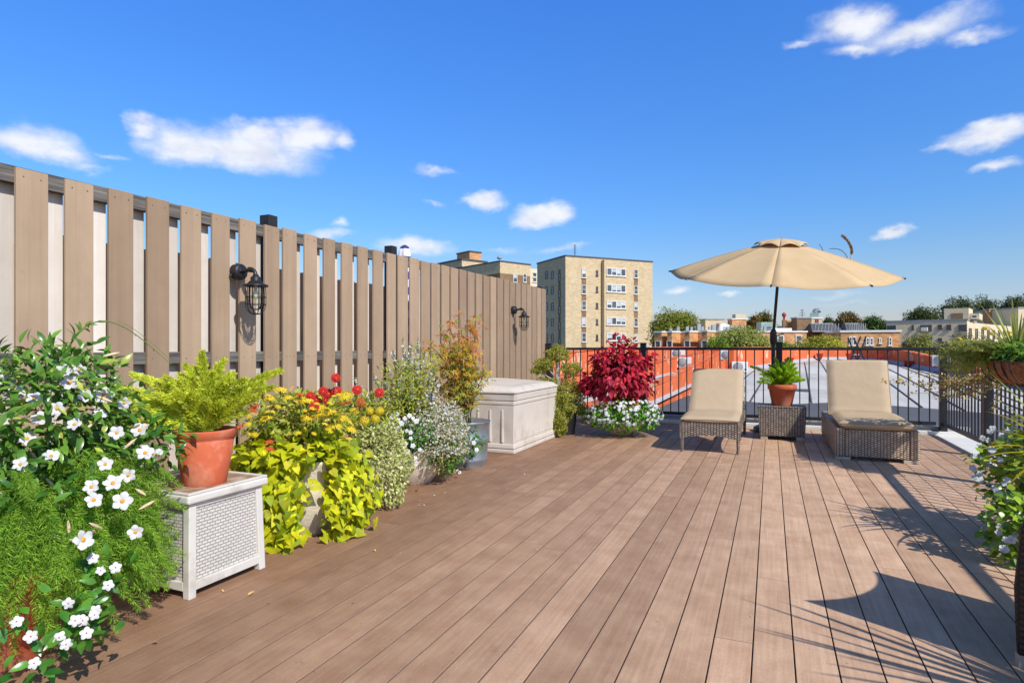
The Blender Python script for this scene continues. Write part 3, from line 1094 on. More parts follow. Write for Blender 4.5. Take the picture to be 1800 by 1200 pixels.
for g in range(8):
    a0 = ang0 + g * PI / 4
    q = U * math.cos(a0) + W_ * math.sin(a0)
    pts = [hub + q * (s * R8) + nrm * (apex_h * (1 - s ** 1.25) - .014) for s in (.03, .2, .4, .6, .8, .985)]
    rb = MB().tube(pts, .0075, 6).build('rib', M['black'], t)
    MB().tube([hub + nrm * .02 + q * .02, hub + q * (.48 * R8) + nrm * (apex_h * (1 - .48 ** 1.25) - .02)], .006, 6).build('strut', M['black'], rb)
    MB().tube([hub + q * (R8 * .972) + nrm * (.005), hub + q * (R8 * 1.008) - nrm * .004], .011, 8).build('tip_cap', M['black'], rb)
MB().tube([hub - nrm * .02, hub + nrm * .05], .035, 12).build('hub', M['black'], t)

# the dry seed plume stuck up behind the right side of the canopy
pb = hub + U * .86 + W_ * .30 + nrm * (apex_h * (1 - .607 ** 1.25) - .01)
t = thing('seed_plume', 'dry brown grass seed plume poking up from the right slope of the umbrella', 'plume', pb)
top = pb + Vector((-.10, 0, .42)) + rdir * .02
path = bez(pb + Vector((0, 0, -.01)), pb + rdir * .06 + Vector((0, 0, .17)), pb - rdir * .09 + Vector((0, 0, .30)), 12)
MB().tube(path, [.009 - .0005 * i for i in range(12)], 6).build('stem', M['dead_leaf'], t)
F = Foliage()
Q, T, tt = along(path, .004)
k = tt > .18
Q, T, tt = Q[k], T[k], tt[k]
Q = np.repeat(Q, 6, 0); T = np.repeat(T, 6, 0)
F.put(blade_tpl(.25), Q, T * 1.2 + rand_unit(len(Q)) * .5, rand_unit(len(Q)), .05, mixc(len(Q), lin(196, 168, 124), lin(140, 116, 84)))
for dx, h in ((-.14, .16), (-.34, .10)):
    p2 = bez(pb + rdir * (dx * .25 if dx > -.3 else dx) - W_ * 0, pb + rdir * (dx * .4 - .02 if dx > -.3 else dx) + Vector((0, 0, h)), pb + rdir * (dx - .12 if dx > -.3 else dx - .06) + Vector((0, 0, h * .9 + (.10 if dx < -.3 else 0))), 10)
    Q, T, tt = along(p2, .005)
    Q = np.repeat(Q, 3, 0); T = np.repeat(T, 3, 0)
    F.put(blade_tpl(.25), Q, T * 1.5 + rand_unit(len(Q)) * .3, rand_unit(len(Q)), .025, mixc(len(Q), lin(170, 160, 130), lin(120, 110, 88)))
F.build('seed_head', M['needle'], t)

# ------------------------------------------------------------------ containers
def clay_pot(t, c, rb, rt, h, rim=.05, mat='terracotta', name='pot', tiltM=None, collar=.006):
    c = Vector(c)
    prof = [(rb * .96, 0), (rb, .006), (rb + (rt - rb) * .80, h - rim), (rt - .004 if collar else rt - .012, h - rim + .001), (rt - .002 + collar, h - rim + .006), (rt + collar, h - .006), (rt, h), (rt - .02, h), (rt - .024, h - .02), (rt - .03, h - .05)]
    MB().lathe(c, prof, 48, M=tiltM).build(name, M[mat], t)
    MB().lathe(c, [(rt - .028, h - .045), (rt * .5, h - .03), (0, h - .022)], 24, M=tiltM).build('soil', M['soil'], t)


def link_mesh(name, me, parent, pos, nrm_, scale, roll=None):
    o = bpy.data.objects.new(name, me)
    C.objects.link(o)
    o.parent = parent
    o.location = Vector(pos) - origin(parent)
    q = Vector(nrm_).to_track_quat('Z', 'Y') @ Quaternion((0, 0, 1), roll if roll is not None else random.random() * 6.28)
    o.rotation_mode = 'QUATERNION'
    o.rotation_quaternion = q
    o.scale = (scale,) * 3
    return o


def flower_mesh(name, mats, petals=5, w=.42, cup=.15, ragged=.0, tube_=.0, eye=.2):
    """Radius-1 flower facing +Z made of rounded petals with a coloured eye."""
    mb = MB()
    rk = random.Random(hash(name) % 1000)
    for k in range(petals):
        a = 2 * PI * k / petals
        ca, sa = math.cos(a), math.sin(a)
        P = []
        for i in range(5):
            s = .1 + .9 * i / 4
            ww = w * (math.sin(PI * (.10 + .60 * (i / 4))) ** .8)
            row = []
            for j in range(5):
                v = (j / 4 - .5) * 2
                x, y = s * (1 - (.24 if i > 3 else .12) * v * v * (1 if i > 2 else 0)), v * ww
                z = cup * (s ** .6) - .16 * s * s + .17 * v * (1 if k % 2 else .6) * s + ragged * rk.uniform(-1, 1) * s - tube_ * (1 - s) ** 2
                row.append((x * ca - y * sa, x * sa + y * ca, z))
            P.append(row)
        mb.grid(P, 0)
    mb.lathe((0, 0, -tube_ * .22 + .03), [(eye, 0), (eye * .9, .05), (0, .08)], 10, mat=1)
    if tube_:
        mb.lathe((0, 0, 0), [(.05, -tube_ * 2.2), (.09, -tube_ * 1.2), (.2, -.02)], 8)
    o = mb.build(name, mats)
    me = o.data
    bpy.data.objects.remove(o)
    return me


def zinnia_mesh(name, mats):
    mb = MB()
    for ring, (n_, r0, r1, z0, z1) in enumerate(((14, .25, 1.0, .10, .02), (12, .2, .82, .2, .2), (10, .12, .6, .28, .36), (7, .05, .38, .34, .46))):
        for k in range(n_):
            a = 2 * PI * k / n_ + ring * .3
            da = PI / n_ * .95
            zj = random.uniform(-.06, .06)
            P = [(r0 * math.cos(a), r0 * math.sin(a), z0), (r1 * .8 * math.cos(a - da), r1 * .8 * math.sin(a - da), z1 + .03 + zj), (r1 * math.cos(a), r1 * math.sin(a), z1 + zj), (r1 * .8 * math.cos(a + da), r1 * .8 * math.sin(a + da), z1 + .03 + zj)]
            mb.add(P, [(0, 1, 2, 3)], 0, True)
    mb.lathe((0, 0, .36), [(.2, 0), (.16, .1), (0, .14)], 8, mat=1)
    mb.lathe((0, 0, 0), [(.12, -.15), (.25, 0), (.3, .1)], 8, mat=2)
    o = mb.build(name, mats)
    me = o.data
    bpy.data.objects.remove(o)
    return me


def lantana_mesh(name, mats):
    mb = MB()
    rk = random.Random(4)
    for k in range(42):
        ph = math.acos(1 - (k + .5) / 42 * .95)
        th = k * 2.39996
        d = Vector((math.sin(ph) * math.cos(th), math.sin(ph) * math.sin(th), math.cos(ph)))
        c = Vector((d.x, d.y, d.z * .55)) * .85
        u = d.orthogonal().normalized()
        w = d.cross(u)
        for q in range(4):
            a = q * PI / 2 + rk.random()
            e = u * math.cos(a) + w * math.sin(a)
            g = u * math.cos(a + .8) + w * math.sin(a + .8)
            mb.add([c, c + e * .17 + d * .03, c + (e + g) * .16 + d * .05, c + g * .17 + d * .03], [(0, 1, 2, 3)], 0 if rk.random() < .8 else 1, True)
    mb.lathe((0, 0, 0), [(.05, -.4), (.3, -.05), (.6, .1), (.5, .3)], 8, mat=2)
    o = mb.build(name, mats)
    me = o.data
    bpy.data.objects.remove(o)
    return me


FM = {
    'mandevilla': flower_mesh('mandevilla', [M['petal_white'], M['flower_eye']], 5, .40, .22, .13, .35, .22),
    'vinca': flower_mesh('vinca', [M['petal_white'], M['flower_pink']], 5, .40, .10, .06, 0, .12),
    'impatiens': flower_mesh('impatiens', [M['petal_white'], M['flower_pink']], 5, .42, .05, .03, 0, .09),
    'geranium': flower_mesh('geranium', [M['petal_white'], M['bud']], 5, .5, .12, .14, 0, .08),
    'red': zinnia_mesh('zinnia', [M['petal_red'], M['petal_orange'], M['stem']]),
    'yellow': lantana_mesh('lantana', [M['petal_yellow'], M['petal_yellow'], M['stem']]),
    'orange': lantana_mesh('lantana_orange', [M['petal_orange'], M['petal_red'], M['stem']]),
}
EYEP = Vector((0, 0, EYE))


def facing(p, out, k=.5):
    """Flowers lean outwards, up and towards the open, sunny deck."""
    v = Vector(out).normalized() + Vector((.55, -.45, .45)) * k + Vector((random.gauss(0, .25), random.gauss(0, .25), random.gauss(0, .2)))
    return v.normalized()


GREEN_D, GREEN_M, GREEN_L = lin(34, 76, 30), lin(62, 110, 40), lin(110, 148, 52)


# ---- A. mandevilla with asparagus fern, in a clay pot by the lower left corner
PC = Vector((-2.60, 1.36, 0))
t = thing('potted_plant', 'white trumpet flowered bush with trailing asparagus fern in a clay pot', 'potted plant', PC)
clay_pot(t, PC, .14, .19, .34, .06)
F = Foliage()
tpl = leaf_tpl(.38, 5, .28, .35, .85)
bush(F, (-2.78, 1.55, .83), (.34, .44, .30), 2000, tpl, .058, lin(58, 106, 36), lin(122, 164, 60), lin(180, 192, 80), .09, .15, .7, .35, .9, .15, .45)
bush(F, (-2.74, 1.66, 1.02), (.20, .20, .17), 190, tpl, .060, lin(66, 116, 42), lin(122, 166, 64), lin(160, 174, 66), .1, -.1, .6, .2, .6)
bush(F, (-2.60, 1.86, .70), (.22, .20, .16), 400, tpl, .055, lin(50, 100, 36), lin(110, 156, 56), None, 0, .1, .7, .3, .9)
bush(F, (-2.66, 1.42, .55), (.30, .34, .22), 600, tpl, .056, lin(44, 92, 34), lin(96, 142, 52), None, 0, .2, .7, .4, .9)
F.build('foliage', M['leaf_gloss'], t)
# climbing tendril reaching along the fence
sp = at(108, 640, 2.95)
path = [at(100, 665, 2.8), at(118, 610, 2.9), at(150, 570, 3.0), at(185, 562, 3.08), at(215, 572, 3.14), at(245, 592, 3.2), at(275, 617, 3.26), at(300, 640, 3.3)]
vin = MB()
sm = []
for i in range(len(path) - 1):
    for k in range(4): sm.append(path[i].lerp(path[i + 1], k / 4))
sm.append(path[-1])
for _ in range(3): sm = [sm[0]] + [(sm[i - 1] + sm[i] * 2 + sm[i + 1]) / 4 for i in range(1, len(sm) - 1)] + [sm[-1]]
vin.tube(sm, [.0045 - .003 * i / len(sm) for i in range(len(sm))], 6)
vin.tube([p + Vector((0, .015, .012 * (1 - abs(i / len(sm) - .6)))) for i, p in enumerate(sm)][len(sm) // 2:], .0013, 5)
vo = vin.build('tendril', M['stem'], t)
F = Foliage()
Q, T, tt = along(sm, .012)
k = RNG.random(len(Q)) < np.where(tt < .45, .95, .30)
Q, T, tt = Q[k], T[k], tt[k]
F.put(tpl, Q, T * .3 + rand_unit(len(Q)) * .8 + np.array((.3, -.2, .1)), rand_unit(len(Q)) * .4 + np.array((.4, -.4, .8)), np.where(tt < .2, .06, np.where(tt < .5, .045, .016)), mixc(len(Q), lin(84, 122, 44), lin(130, 160, 66)))
F.build('tendril_leaf', M['leaf_gloss'], vo)


# asparagus fern skirt: many arching stems with fine needles
def needle_stems(F, roots, ends, sag, n_needle, nlen, c1, c2, width=.14, fluff=.030, outw=None):
    for (a, b) in zip(roots, ends):
        a, b = Vector(a), Vector(b)
        mid = (a + b) * .5 + Vector((0, 0, sag)) + (b - a) * .12
        P = bez(a, mid, b, 14)
        Q, T, tt = along(P, .009)
        Q = np.repeat(Q, n_needle, 0); T = np.repeat(T, n_needle, 0); tt = np.repeat(tt, n_needle)
        k = tt > .12
        Q, T, tt = Q[k], T[k], tt[k]
        n_ = len(Q)
        side = rand_unit(n_)
        off = np.cross(T, side)
        w = fluff * (np.sin(PI * (tt * .85 + .1)))[:, None] * RNG.random((n_, 1)) ** .7
        F.put(blade_tpl(width), Q + off * w, T * .7 + off + rand_unit(n_) * .35, rand_unit(n_) * .5 + np.array((.3, -.3, .7)), nlen * (.6 + .7 * RNG.random(n_)), mixc(n_, c1, c2, jit=.2))


F = Foliage()
roots, ends = [], []
for k in range(300):
    a = random.uniform(-2.7, 1.9)
    d = Vector((math.cos(a), math.sin(a) * 1.0, 0))
    r0 = random.uniform(.02, .15)
    rr = random.uniform(.16, .50)
    zt = random.choice((random.uniform(.02, .40), random.uniform(.15, .62)))
    roots.append(PC + d * r0 + Vector((0, .04, random.uniform(.38, .62))))
    e = PC + Vector((d.x * rr * .80, d.y * rr * 1.12 + .06, zt + .05 * random.random()))
    e.x = max(e.x, -3.1)
    ends.append(e)
needle_stems(F, roots, ends, .18, 15, .0155, lin(100, 154, 44), lin(178, 212, 80))
# drape over the side of the white box
roots, ends = [], []
for k in range(120):
    e = Vector((random.uniform(-2.75, -2.34), random.uniform(1.72, 1.955), random.uniform(.10, .60)))
    roots.append(Vector((-2.62 + random.uniform(-.1, .1), 1.5 + random.uniform(-.1, .1), .58 + random.uniform(-.1, .08))))
    ends.append(e)
needle_stems(F, roots, ends, .14, 15, .015, lin(108, 158, 44), lin(182, 214, 78))
F.build('trailing_fern', M['needle'], t)
MF = [(115 - 85, 660, 2.62), (28, 690, 2.55), (100, 718, 2.5), (112, 652, 2.62), (122, 672, 2.6), (95, 665, 2.7), (150, 695, 2.6), (183, 695, 2.7), (175, 728, 2.62), (218, 708, 2.72), (245, 755, 2.7), (255, 795, 2.66), (272, 797, 2.68), (160, 855, 2.42), (198, 848, 2.46), (165, 878, 2.40), (147, 948, 2.28), (238, 935, 2.45), (35, 815, 2.35), (12, 668, 2.6), (60, 700, 2.52), (70, 735, 2.5), (140, 650, 2.66), (205, 760, 2.62), (48, 770, 2.44), (185, 815, 2.46), (215, 880, 2.45), (90, 800, 2.4), (130, 745, 2.5), (225, 835, 2.5), (20, 740, 2.5)]
for i, (px, py, d) in enumerate(MF):
    p = at(px, py, d - .16)
    link_mesh('flower', FM['mandevilla'], t, p, facing(p, (EYEP - p).normalized() + Vector((random.gauss(0, .5), random.gauss(0, .5), random.gauss(0, .4))), .6), random.uniform(.026, .038))
VF = [(163, 981, 2.2), (177, 1002, 2.2), (203, 997, 2.25), (190, 1028, 2.2), (120, 1060, 2.02), (166, 1080, 2.03), (132, 1090, 2.0), (145, 1090, 2.02), (152, 1112, 2.0), (29, 1092, 1.9), (104, 1120, 1.95), (116, 1132, 1.95), (54, 1118, 1.9), (60, 1165, 1.85), (168, 1072, 2.05)]
for px, py, d in VF:
    p = at(px, py, d)
    link_mesh('flower', FM['vinca'], t, p, facing(p, EYEP - p, .4), random.uniform(.017, .022))
F = Foliage()
for px, py, d in VF:
    p = np.array(at(px, py, d + .05))
    n_ = 8
    F.put(leaf_tpl(.45, 4, .2, .3), p + RNG.normal(size=(n_, 3)) * .03, RNG.normal(size=(n_, 3)) + np.array((.2, -.5, .1)), np.array((.3, -.4, .8)) + RNG.normal(size=(n_, 3)) * .3, .055, mixc(n_, lin(46, 104, 34), lin(96, 148, 50)))
F.build('vinca_leaf', M['leaf_gloss'], t)
for k in range(26):      # pale buds
    px, py = random.uniform(5, 260), random.uniform(620, 960)
    if (px > 190 and py < 700) or py < 640 and px < 70: continue
    p = at(px, py, 2.48 - (py - 700) * .0009)
    o = None
    dv = Vector((random.gauss(0, .5), random.gauss(0, .5), random.uniform(.1, 1))).normalized()
    MB().tube([p, p + dv * .02, p + dv * .045, p + dv * .062], [.002, .006, .0055, .001], 7).build('bud', M['bud'], t)

# ---- B. white resin box with clay pot of foxtail fern
BX0, BX1, BY0, BY1, BH = -2.86, -2.405, 1.975, 2.445, .475
t = thing('resin_box', 'white resin wicker storage box with dirty lid under the clay fern pot', 'storage box', (-2.63, 2.21, 0))


def trap_panel(mb, a, b, c, d, mat=0):
    mb.add([a, b, c, d], [(0, 1, 2, 3)], mat)


ins = .012
mb = MB()
bx0, bx1, by0, by1 = BX0 + .02, BX1 - .012, BY0 + .012, BY1 - .012
mb.hexa([(bx0 + ins, by0 + ins, .05), (bx1 - ins, by0 + ins, .05), (bx1 - ins, by1 - ins, .05), (bx0 + ins, by1 - ins, .05)],
        [(bx0 + .02, by0 + .02, .43), (bx1 - .02, by0 + .02, .43), (bx1 - .02, by1 - .02, .43), (bx0 + .02, by1 - .02, .43)])
mb.build('panel', M['resin_weave'], t)
for sx in (0, 1):
    for sy in (0, 1):
        xb = (bx0 - .005 if not sx else bx1 - .035); yb = (by0 - .005 if not sy else by1 - .035)
        xt, yt = xb + (.012 if not sx else -.012), yb + (.012 if not sy else -.012)
        MB().hexa([(xb, yb, 0), (xb + .04, yb, 0), (xb + .04, yb + .04, 0), (xb, yb + .04, 0)], [(xt, yt, .43), (xt + .04, yt, .43), (xt + .04, yt + .04, .43), (xt, yt + .04, .43)]).build('leg', M['white_resin'], t, bevel=.004)
mb = MB()
for z0, z1, e in ((.035, .075, .004), (.405, .43, -.010)):
    for (xa, xb_, ya, yb_) in ((bx1 - .02, bx1 - .0 + e, by0 + .035, by1 - .035), (bx0 - e, bx0 + .02, by0 + .035, by1 - .035), (bx0 + .035, bx1 - .035, by0 - e, by0 + .02), (bx0 + .035, bx1 - .035, by1 - .02, by1 + e)):
        MB().box(xa, xb_, ya, yb_, z0, z1).build('rail', M['white_resin'], t, bevel=.003)
mb = MB()
mb.box(BX0, BX1 + .004, BY0 - .004, BY1 + .004, .43, BH - .004)
mb.build('lid', M['white_resin'], t, bevel=.012, segs=3)
mb = MB()
for (xa, xb_, ya, yb_) in ((BX0 + .005, BX1 - .001, BY0 + .001, BY0 + .022), (BX0 + .005, BX1 - .001, BY1 - .022, BY1 - .001), (BX0 + .005, BX0 + .026, BY0 + .022, BY1 - .022), (BX1 - .022, BX1 - .001, BY0 + .022, BY1 - .022)):
    mb.box(xa, xb_, ya, yb_, BH - .004, BH + .006)
mb.build('lid_rim', M['white_resin'], t, bevel=.003)
mb = MB().box(BX0 + .026, BX1 - .022, BY0 + .022, BY1 - .022, BH - .0035, BH + .001)
mb.build('dirt', M['dirt'], t)


def plume_fern(t, c, spec, c1, c2, needles=7, rad=.03, nl=.022):
    needles = int(needles * 2.2)
    """Foxtail fern: bottle-brush plumes; spec rows are (azimuth, reach, rise, tip rise)."""
    for az, reach, rise in spec:
        d = Vector((math.cos(az), math.sin(az), 0))
        a = c + d * random.uniform(.01, .04)
        L = math.hypot(reach, rise)
        mid = c + d * reach * .38 + Vector((0, 0, max(rise, .05) * .60 + .03))
        tip = c + d * reach * 1.08 + Vector((0, 0, rise * .92))
        Q, T, tt = along(bez(a, mid, tip, 16), .0045)
        Q = np.repeat(Q, needles, 0); T = np.repeat(T, needles, 0); tt = np.repeat(tt, needles)
        n_ = len(Q)
        off = nz(np.cross(T, rand_unit(n_)))
        prof = np.clip(np.minimum(tt * 5, 1) * (1.06 - tt ** 3), .08, 1)
        rr = rad * prof * (.25 + .75 * RNG.random(n_) ** .6)
        F = Foliage()
        F.put(blade_tpl(.24), Q + off * rr[:, None], T * .9 + off * .8 + rand_unit(n_) * .4, off * .6 + np.array((.5, -.25, .5)) + rand_unit(n_) * .3, nl * (.6 + .6 * RNG.random(n_)), mixc(n_, c1, c2, jit=.18))
        F.build('frond', M['needle'], t)


PF = Vector((-2.555, 2.19, BH + .001))
t = thing('potted_fern', 'foxtail fern in a large clay pot standing on the white resin box', 'potted plant', PF)
tm = Matrix.Rotation(math.radians(-2), 4, 'Y')
clay_pot(t, PF, .098, .142, .265, .045, collar=0)
spec = []
rs = random.Random(9)
R2 = lambda az: math.atan2(math.sin(az) * SY + 0, 1)
# bearings given relative to the deck: 0 = +X, pi/2 = +Y (away)
for side, reach, rise in ((-1, .42, .22), (-1, .47, .14), (-1, .42, .06), (-1, .34, .28), (-1, .38, .0), (-.95, .44, .18), (1, .34, .30), (1, .36, .22), (-1, .20, .25), (-.8, .26, .10), (-.6, .16, .27), (-.3, .08, .33), (-.1, .05, .36), (.05, .07, .40), (.2, .08, .36), (.35, .12, .30), (.55, .18, .26), (.8, .24, .26), (1, .28, .24), (1, .24, .16), (.9, .2, .08), (-.9, .22, -.02), (.3, .15, .14), (-.3, .15, .12), (.0, .14, .20), (-.5, .2, .18), (.6, .16, .2), (.15, .12, .28), (-.2, .10, .26)):
    # side is the left/right component, the rest leans to or from the deck
    fwd = rs.uniform(-.5, .5) * (1 - abs(side) * .6) - .12
    v = rdir * side + fdir * fwd
    spec.append((math.atan2(v.y, v.x), reach, rise + .02))
for k in range(20):
    sd2 = rs.uniform(-1, 1); fw2 = rs.uniform(-.6, .3)
    v = rdir * sd2 + fdir * fw2
    rc = rs.uniform(.04, .17)
    spec.append((math.atan2(v.y, v.x), rc, max(.14, .40 - rc * 1.0 + rs.uniform(-.08, .04))))
plume_fern(t, PF + Vector((0, 0, .255)), spec, lin(200, 214, 52), lin(240, 242, 104), 8, .027, .021)

# fern on the wicker table
PT = Vector((.13, 8.47, .4175))
t = thing('potted_fern', 'bright green foxtail fern in a clay pot standing on the wicker table', 'potted plant', PT)
clay_pot(t, PT, .118, .165, .265, .065)
spec = []
for side, reach, rise in ((-1, .36, .24), (.1, .1, .36), (-.4, .14, .36), (.5, .12, .32), (-1, .28, .08), (-.9, .26, .14), (-.7, .20, .22), (-.4, .14, .26), (-.1, .06, .30), (.1, .05, .28), (.3, .10, .24), (.5, .14, .28), (.8, .18, .22), (1, .2, .16), (1, .2, .1), (.3, .16, .14), (-.3, .18, .10), (0, .14, .18), (.6, .2, .06), (-.8, .3, .03), (.15, .1, .22), (-.2, .12, .2)):
    fwd = rs.uniform(-.6, .4) * (1 - abs(side) * .6) - .1
    v = rdir * side + fdir * fwd
    spec.append((math.atan2(v.y, v.x), reach, rise + .02))
for k in range(14):
    sd2 = rs.uniform(-1, .8); fw2 = rs.uniform(-.6, .3)
    v = rdir * sd2 + fdir * fw2
    rc = rs.uniform(.08, .26)
    spec.append((math.atan2(v.y, v.x), rc, max(.05, .36 - rc * .9 + rs.uniform(-.06, .04))))
plume_fern(t, PT + Vector((0, 0, .25)), spec, lin(150, 196, 38), lin(212, 234, 66), 8, .026, .022)


# ---- C. lime sweet potato vine with zinnias
def bowl(t, c, rb, rm, rt, h, mat='stone_pot', n=48, waves=0):
    c = Vector(c)
    prof = [(rb, 0), (rb + .01, .01), (rm * .97, h * .45), (rm, h * .62), (rt, h * .93), (rt + .012, h * .96), (rt + .012, h), (rt - .012, h), (rt - .02, h - .04)]
    MB().lathe(c, prof, n).build('pot', M[mat], t)
    MB().lathe(c, [(rt - .02, h - .035), (rt * .5, h - .02), (0, h - .015)], 24).build('soil', M['soil'], t)


CP = Vector((-2.71, 3.04, 0))
t = thing('potted_plant', 'cream planter of lime sweet potato vine and red and yellow flowers', 'potted plant', CP)
bowl(t, CP, .17, .25, .27, .46)
F = Foliage()
ht = heart_tpl()
lime1, lime2 = lin(176, 186, 18), lin(226, 220, 40)


def strands(F, c, r0, z0, specs, tpl, size, c1, c2, step=.03, spread=.05, c3=None, p3=0):
    for az, out, down in specs:
        d = Vector((math.cos(az), math.sin(az), 0))
        a = Vector(c) + d * r0 * .6 + Vector((0, 0, z0))
        b = Vector(c) + d * (r0 + out) + Vector((0, 0, max(z0 - down, .015)))
        m_ = Vector(c) + d * (r0 + out * 1.05) + Vector((0, 0, z0 + .09))
        Q, T, tt = along(bez(a, m_, b, 14), step)
        Q = np.repeat(Q, 2, 0)
        n_ = len(Q)
        Q = Q + RNG.normal(size=(n_, 3)) * spread
        Q[:, 2] = np.maximum(Q[:, 2], .03)
        o_ = np.array(d)[None]
        ax = o_ * .5 + np.array((0, 0, -.75)) + RNG.normal(size=(n_, 3)) * .45
        up = o_ * .8 + np.array((.25, -.2, .5)) + RNG.normal(size=(n_, 3)) * .3
        F.put(tpl, Q, ax, up, size * (.6 + .6 * RNG.random(n_)), mixc(n_, c1, c2, c3, p3, .16))


def azim(side, fwd):
    v = rdir * side + fdir * fwd
    return math.atan2(v.y, v.x)


def azc(c, q):
    """Azimuth round a pot: q = 0 faces the open deck by the camera, -1 is its left flank, +1 its right."""
    v = Vector((-c.x, -c.y, 0)).normalized()
    r_ = Vector((-v.y, v.x, 0))
    q = max(-1, min(1, q))
    w_ = r_ * q + v * math.sqrt(1 - q * q)
    return math.atan2(w_.y, w_.x)


sp = []
for k in range(34): sp.append((azc(CP, rs.uniform(-1.0, -.12)), rs.uniform(.05, .17), rs.uniform(.22, .56)))
for k in range(9): sp.append((azim(-1, -.9 + .28 * k + rs.uniform(-.1, .1)), rs.uniform(.06, .16), rs.uniform(.25, .50)))
for k in range(15): sp.append((azc(CP, rs.uniform(.50, 1.0)), rs.uniform(.05, .16), rs.uniform(.25, .54)))
strands(F, CP, .27, .47, sp, ht, .063, lime1, lime2, .026, .035, lin(146, 166, 30), .28)
bush(F, (CP.x + .02, CP.y - .06, .50), (.34, .34, .13), 330, ht, .068, lime1, lime2, lin(146, 166, 30), .25, .3, .5, .55, .9, half=-.2)
F.build('trailing_vine', M['leaf'], t)
F = Foliage()
lt = leaf_tpl(.42, 4, .2, .3)
bush(F, (CP.x - .06, CP.y + .10, .66), (.28, .42, .20), 2300, lt, .044, lin(116, 142, 46), lin(196, 200, 72), lin(214, 180, 90), .12, .1, .7, .2, .8, half=-.5)
F.build('foliage', M['leaf'], t)
mbs = MB()
CF = [('red', 590, 664), ('red', 577, 692), ('red', 568, 688), ('red', 556, 702), ('red', 545, 695), ('red', 570, 703), ('red', 592, 688), ('red', 628, 685), ('red', 552, 715)]
YF = [(475, 702), (493, 687), (528, 702), (540, 708), (540, 736), (563, 718), (575, 722), (468, 738), (583, 727), (602, 735), (565, 732), (617, 756), (606, 697), (590, 750), (506, 700)]
OF = [(450, 714), (445, 720), (473, 778), (474, 790), (612, 708), (603, 710), (420, 752), (527, 695)]
for kind, px, py in CF:
    p = at(px, py, 3.62 + random.uniform(-.1, .1))
    link_mesh('flower', FM['red'], t, p, facing(p, EYEP - p, .5), random.uniform(.028, .036))
    mbs.tube([p, p + Vector((0, 0, -.12))], .002, 5)
for px, py in YF:
    p = at(px, py, 3.52 + random.uniform(-.12, .1))
    link_mesh('flower', FM['yellow'], t, p, facing(p, (0, 0, 1), .3), random.uniform(.030, .046))
    mbs.tube([p, p + Vector((0, 0, -.1))], .002, 5)
for px, py in OF:
    p = at(px, py, 3.36 if py > 770 else 3.55)
    link_mesh('flower', FM['orange'], t, p, facing(p, (0, 0, 1), .4), random.uniform(.022, .032))
for k in range(26):
    px, py = random.uniform(430, 625), random.uniform(692, 775)
    p = at(px, py, 3.42 + random.uniform(-.1, .12))
    link_mesh('flower', FM['yellow'], t, p, facing(p, (0, 0, 1), .4), random.uniform(.014, .026))
mbs.build('stem', M['stem'], t)

# ---- D. variegated shrub
DP = Vector((-2.80, 3.78, 0))
t = thing('potted_plant', 'cream pot with a rounded bush of small pale variegated leaves', 'potted plant', DP)
bowl(t, DP, .16, .25, .26, .34)
F = Foliage()
vt = leaf_tpl(.55, 3, .2, .2)
bush(F, (-2.60, 3.68, .30), (.25, .25, .30), 5200, vt, .027, lin(150, 166, 76), lin(214, 214, 138), lin(232, 226, 170), .25, .25, .7, .55, .7, .1, .03)
F.build('foliage', M['leaf'], t)
F = Foliage()
bush(F, (-2.88, 3.84, .60), (.28, .36, .20), 1700, lt, .040, lin(108, 136, 46), lin(184, 190, 68), lin(210, 176, 90), .12, .1, .7, .2, .8, half=-.5)
F.build('lantana_leaf', M['leaf'], t)
for px, py, k in ((667, 690, 'red'), (650, 722, 'yellow'), (640, 740, 'yellow'), (660, 735, 'yellow'), (622, 722, 'yellow'), (633, 708, 'orange'), (668, 722, 'yellow'), (627, 686, 'red')):
    p = at(px, py, 4.35)
    link_mesh('flower', FM[k], t, p, facing(p, EYEP - p, .5), random.uniform(.032, .042))
    MB().tube([p, p + Vector((-.02, .03, -.16))], .002, 5).build('stem', M['stem'], t)

# ---- E. white frost flowers, vinca and angelonia spikes in a cast bowl
EP = Vector((-2.84, 4.52, 0))
t = thing('potted_plant', 'textured cream bowl overflowing with tiny white flowers and tall white flower spikes', 'potted plant', EP)
bowl(t, EP, .17, .29, .30, .30)
F = Foliage()
n_ = 0
st = star_tpl(5, .8)
pf, uf = [], []
for c, r, k in (((-2.68, 4.60, .42), (.30, .34, .22), 2600), ((-2.54, 4.46, .30), (.22, .22, .20), 1000), ((-2.82, 4.88, .50), (.28, .22, .20), 1100), ((-2.56, 4.70, .28), (.16, .18, .20), 700)):
    u = rand_unit(k); u[:, 2] = np.abs(u[:, 2]) * .9 - .2
    p = np.array(c) + nz(u) * np.array(r) * (.45 + .6 * RNG.random((k, 1)) ** .7)
    F.put(st, p, rand_unit(k), nz(u) + np.array((.5, -.4, .6)) + rand_unit(k) * .5, .0088 * (.6 + .7 * RNG.random(k)), mixc(k, (.55, .54, .46), (.78, .77, .72), lin(196, 182, 140), .30, .05))
o = F.build('blossom_spray', M['leaf'], t)
o['kind'] = 'stuff'
F = Foliage()
for c, r, k in (((-2.68, 4.60, .40), (.30, .34, .22), 2600), ((-2.54, 4.46, .30), (.22, .22, .2), 1000), ((-2.82, 4.88, .48), (.28, .22, .2), 1000), ((-2.56, 4.70, .28), (.16, .18, .2), 700)):
    bush(F, c, r, k, lt, .026, lin(92, 118, 52), lin(156, 166, 84), lin(190, 164, 104), .2, .1, .9, .1, .8)
bush(F, (-2.66, 4.30, .44), (.15, .17, .12), 260, lt, .045, lin(40, 100, 34), lin(96, 152, 50), None, 0, .1, .7, .3, .8)
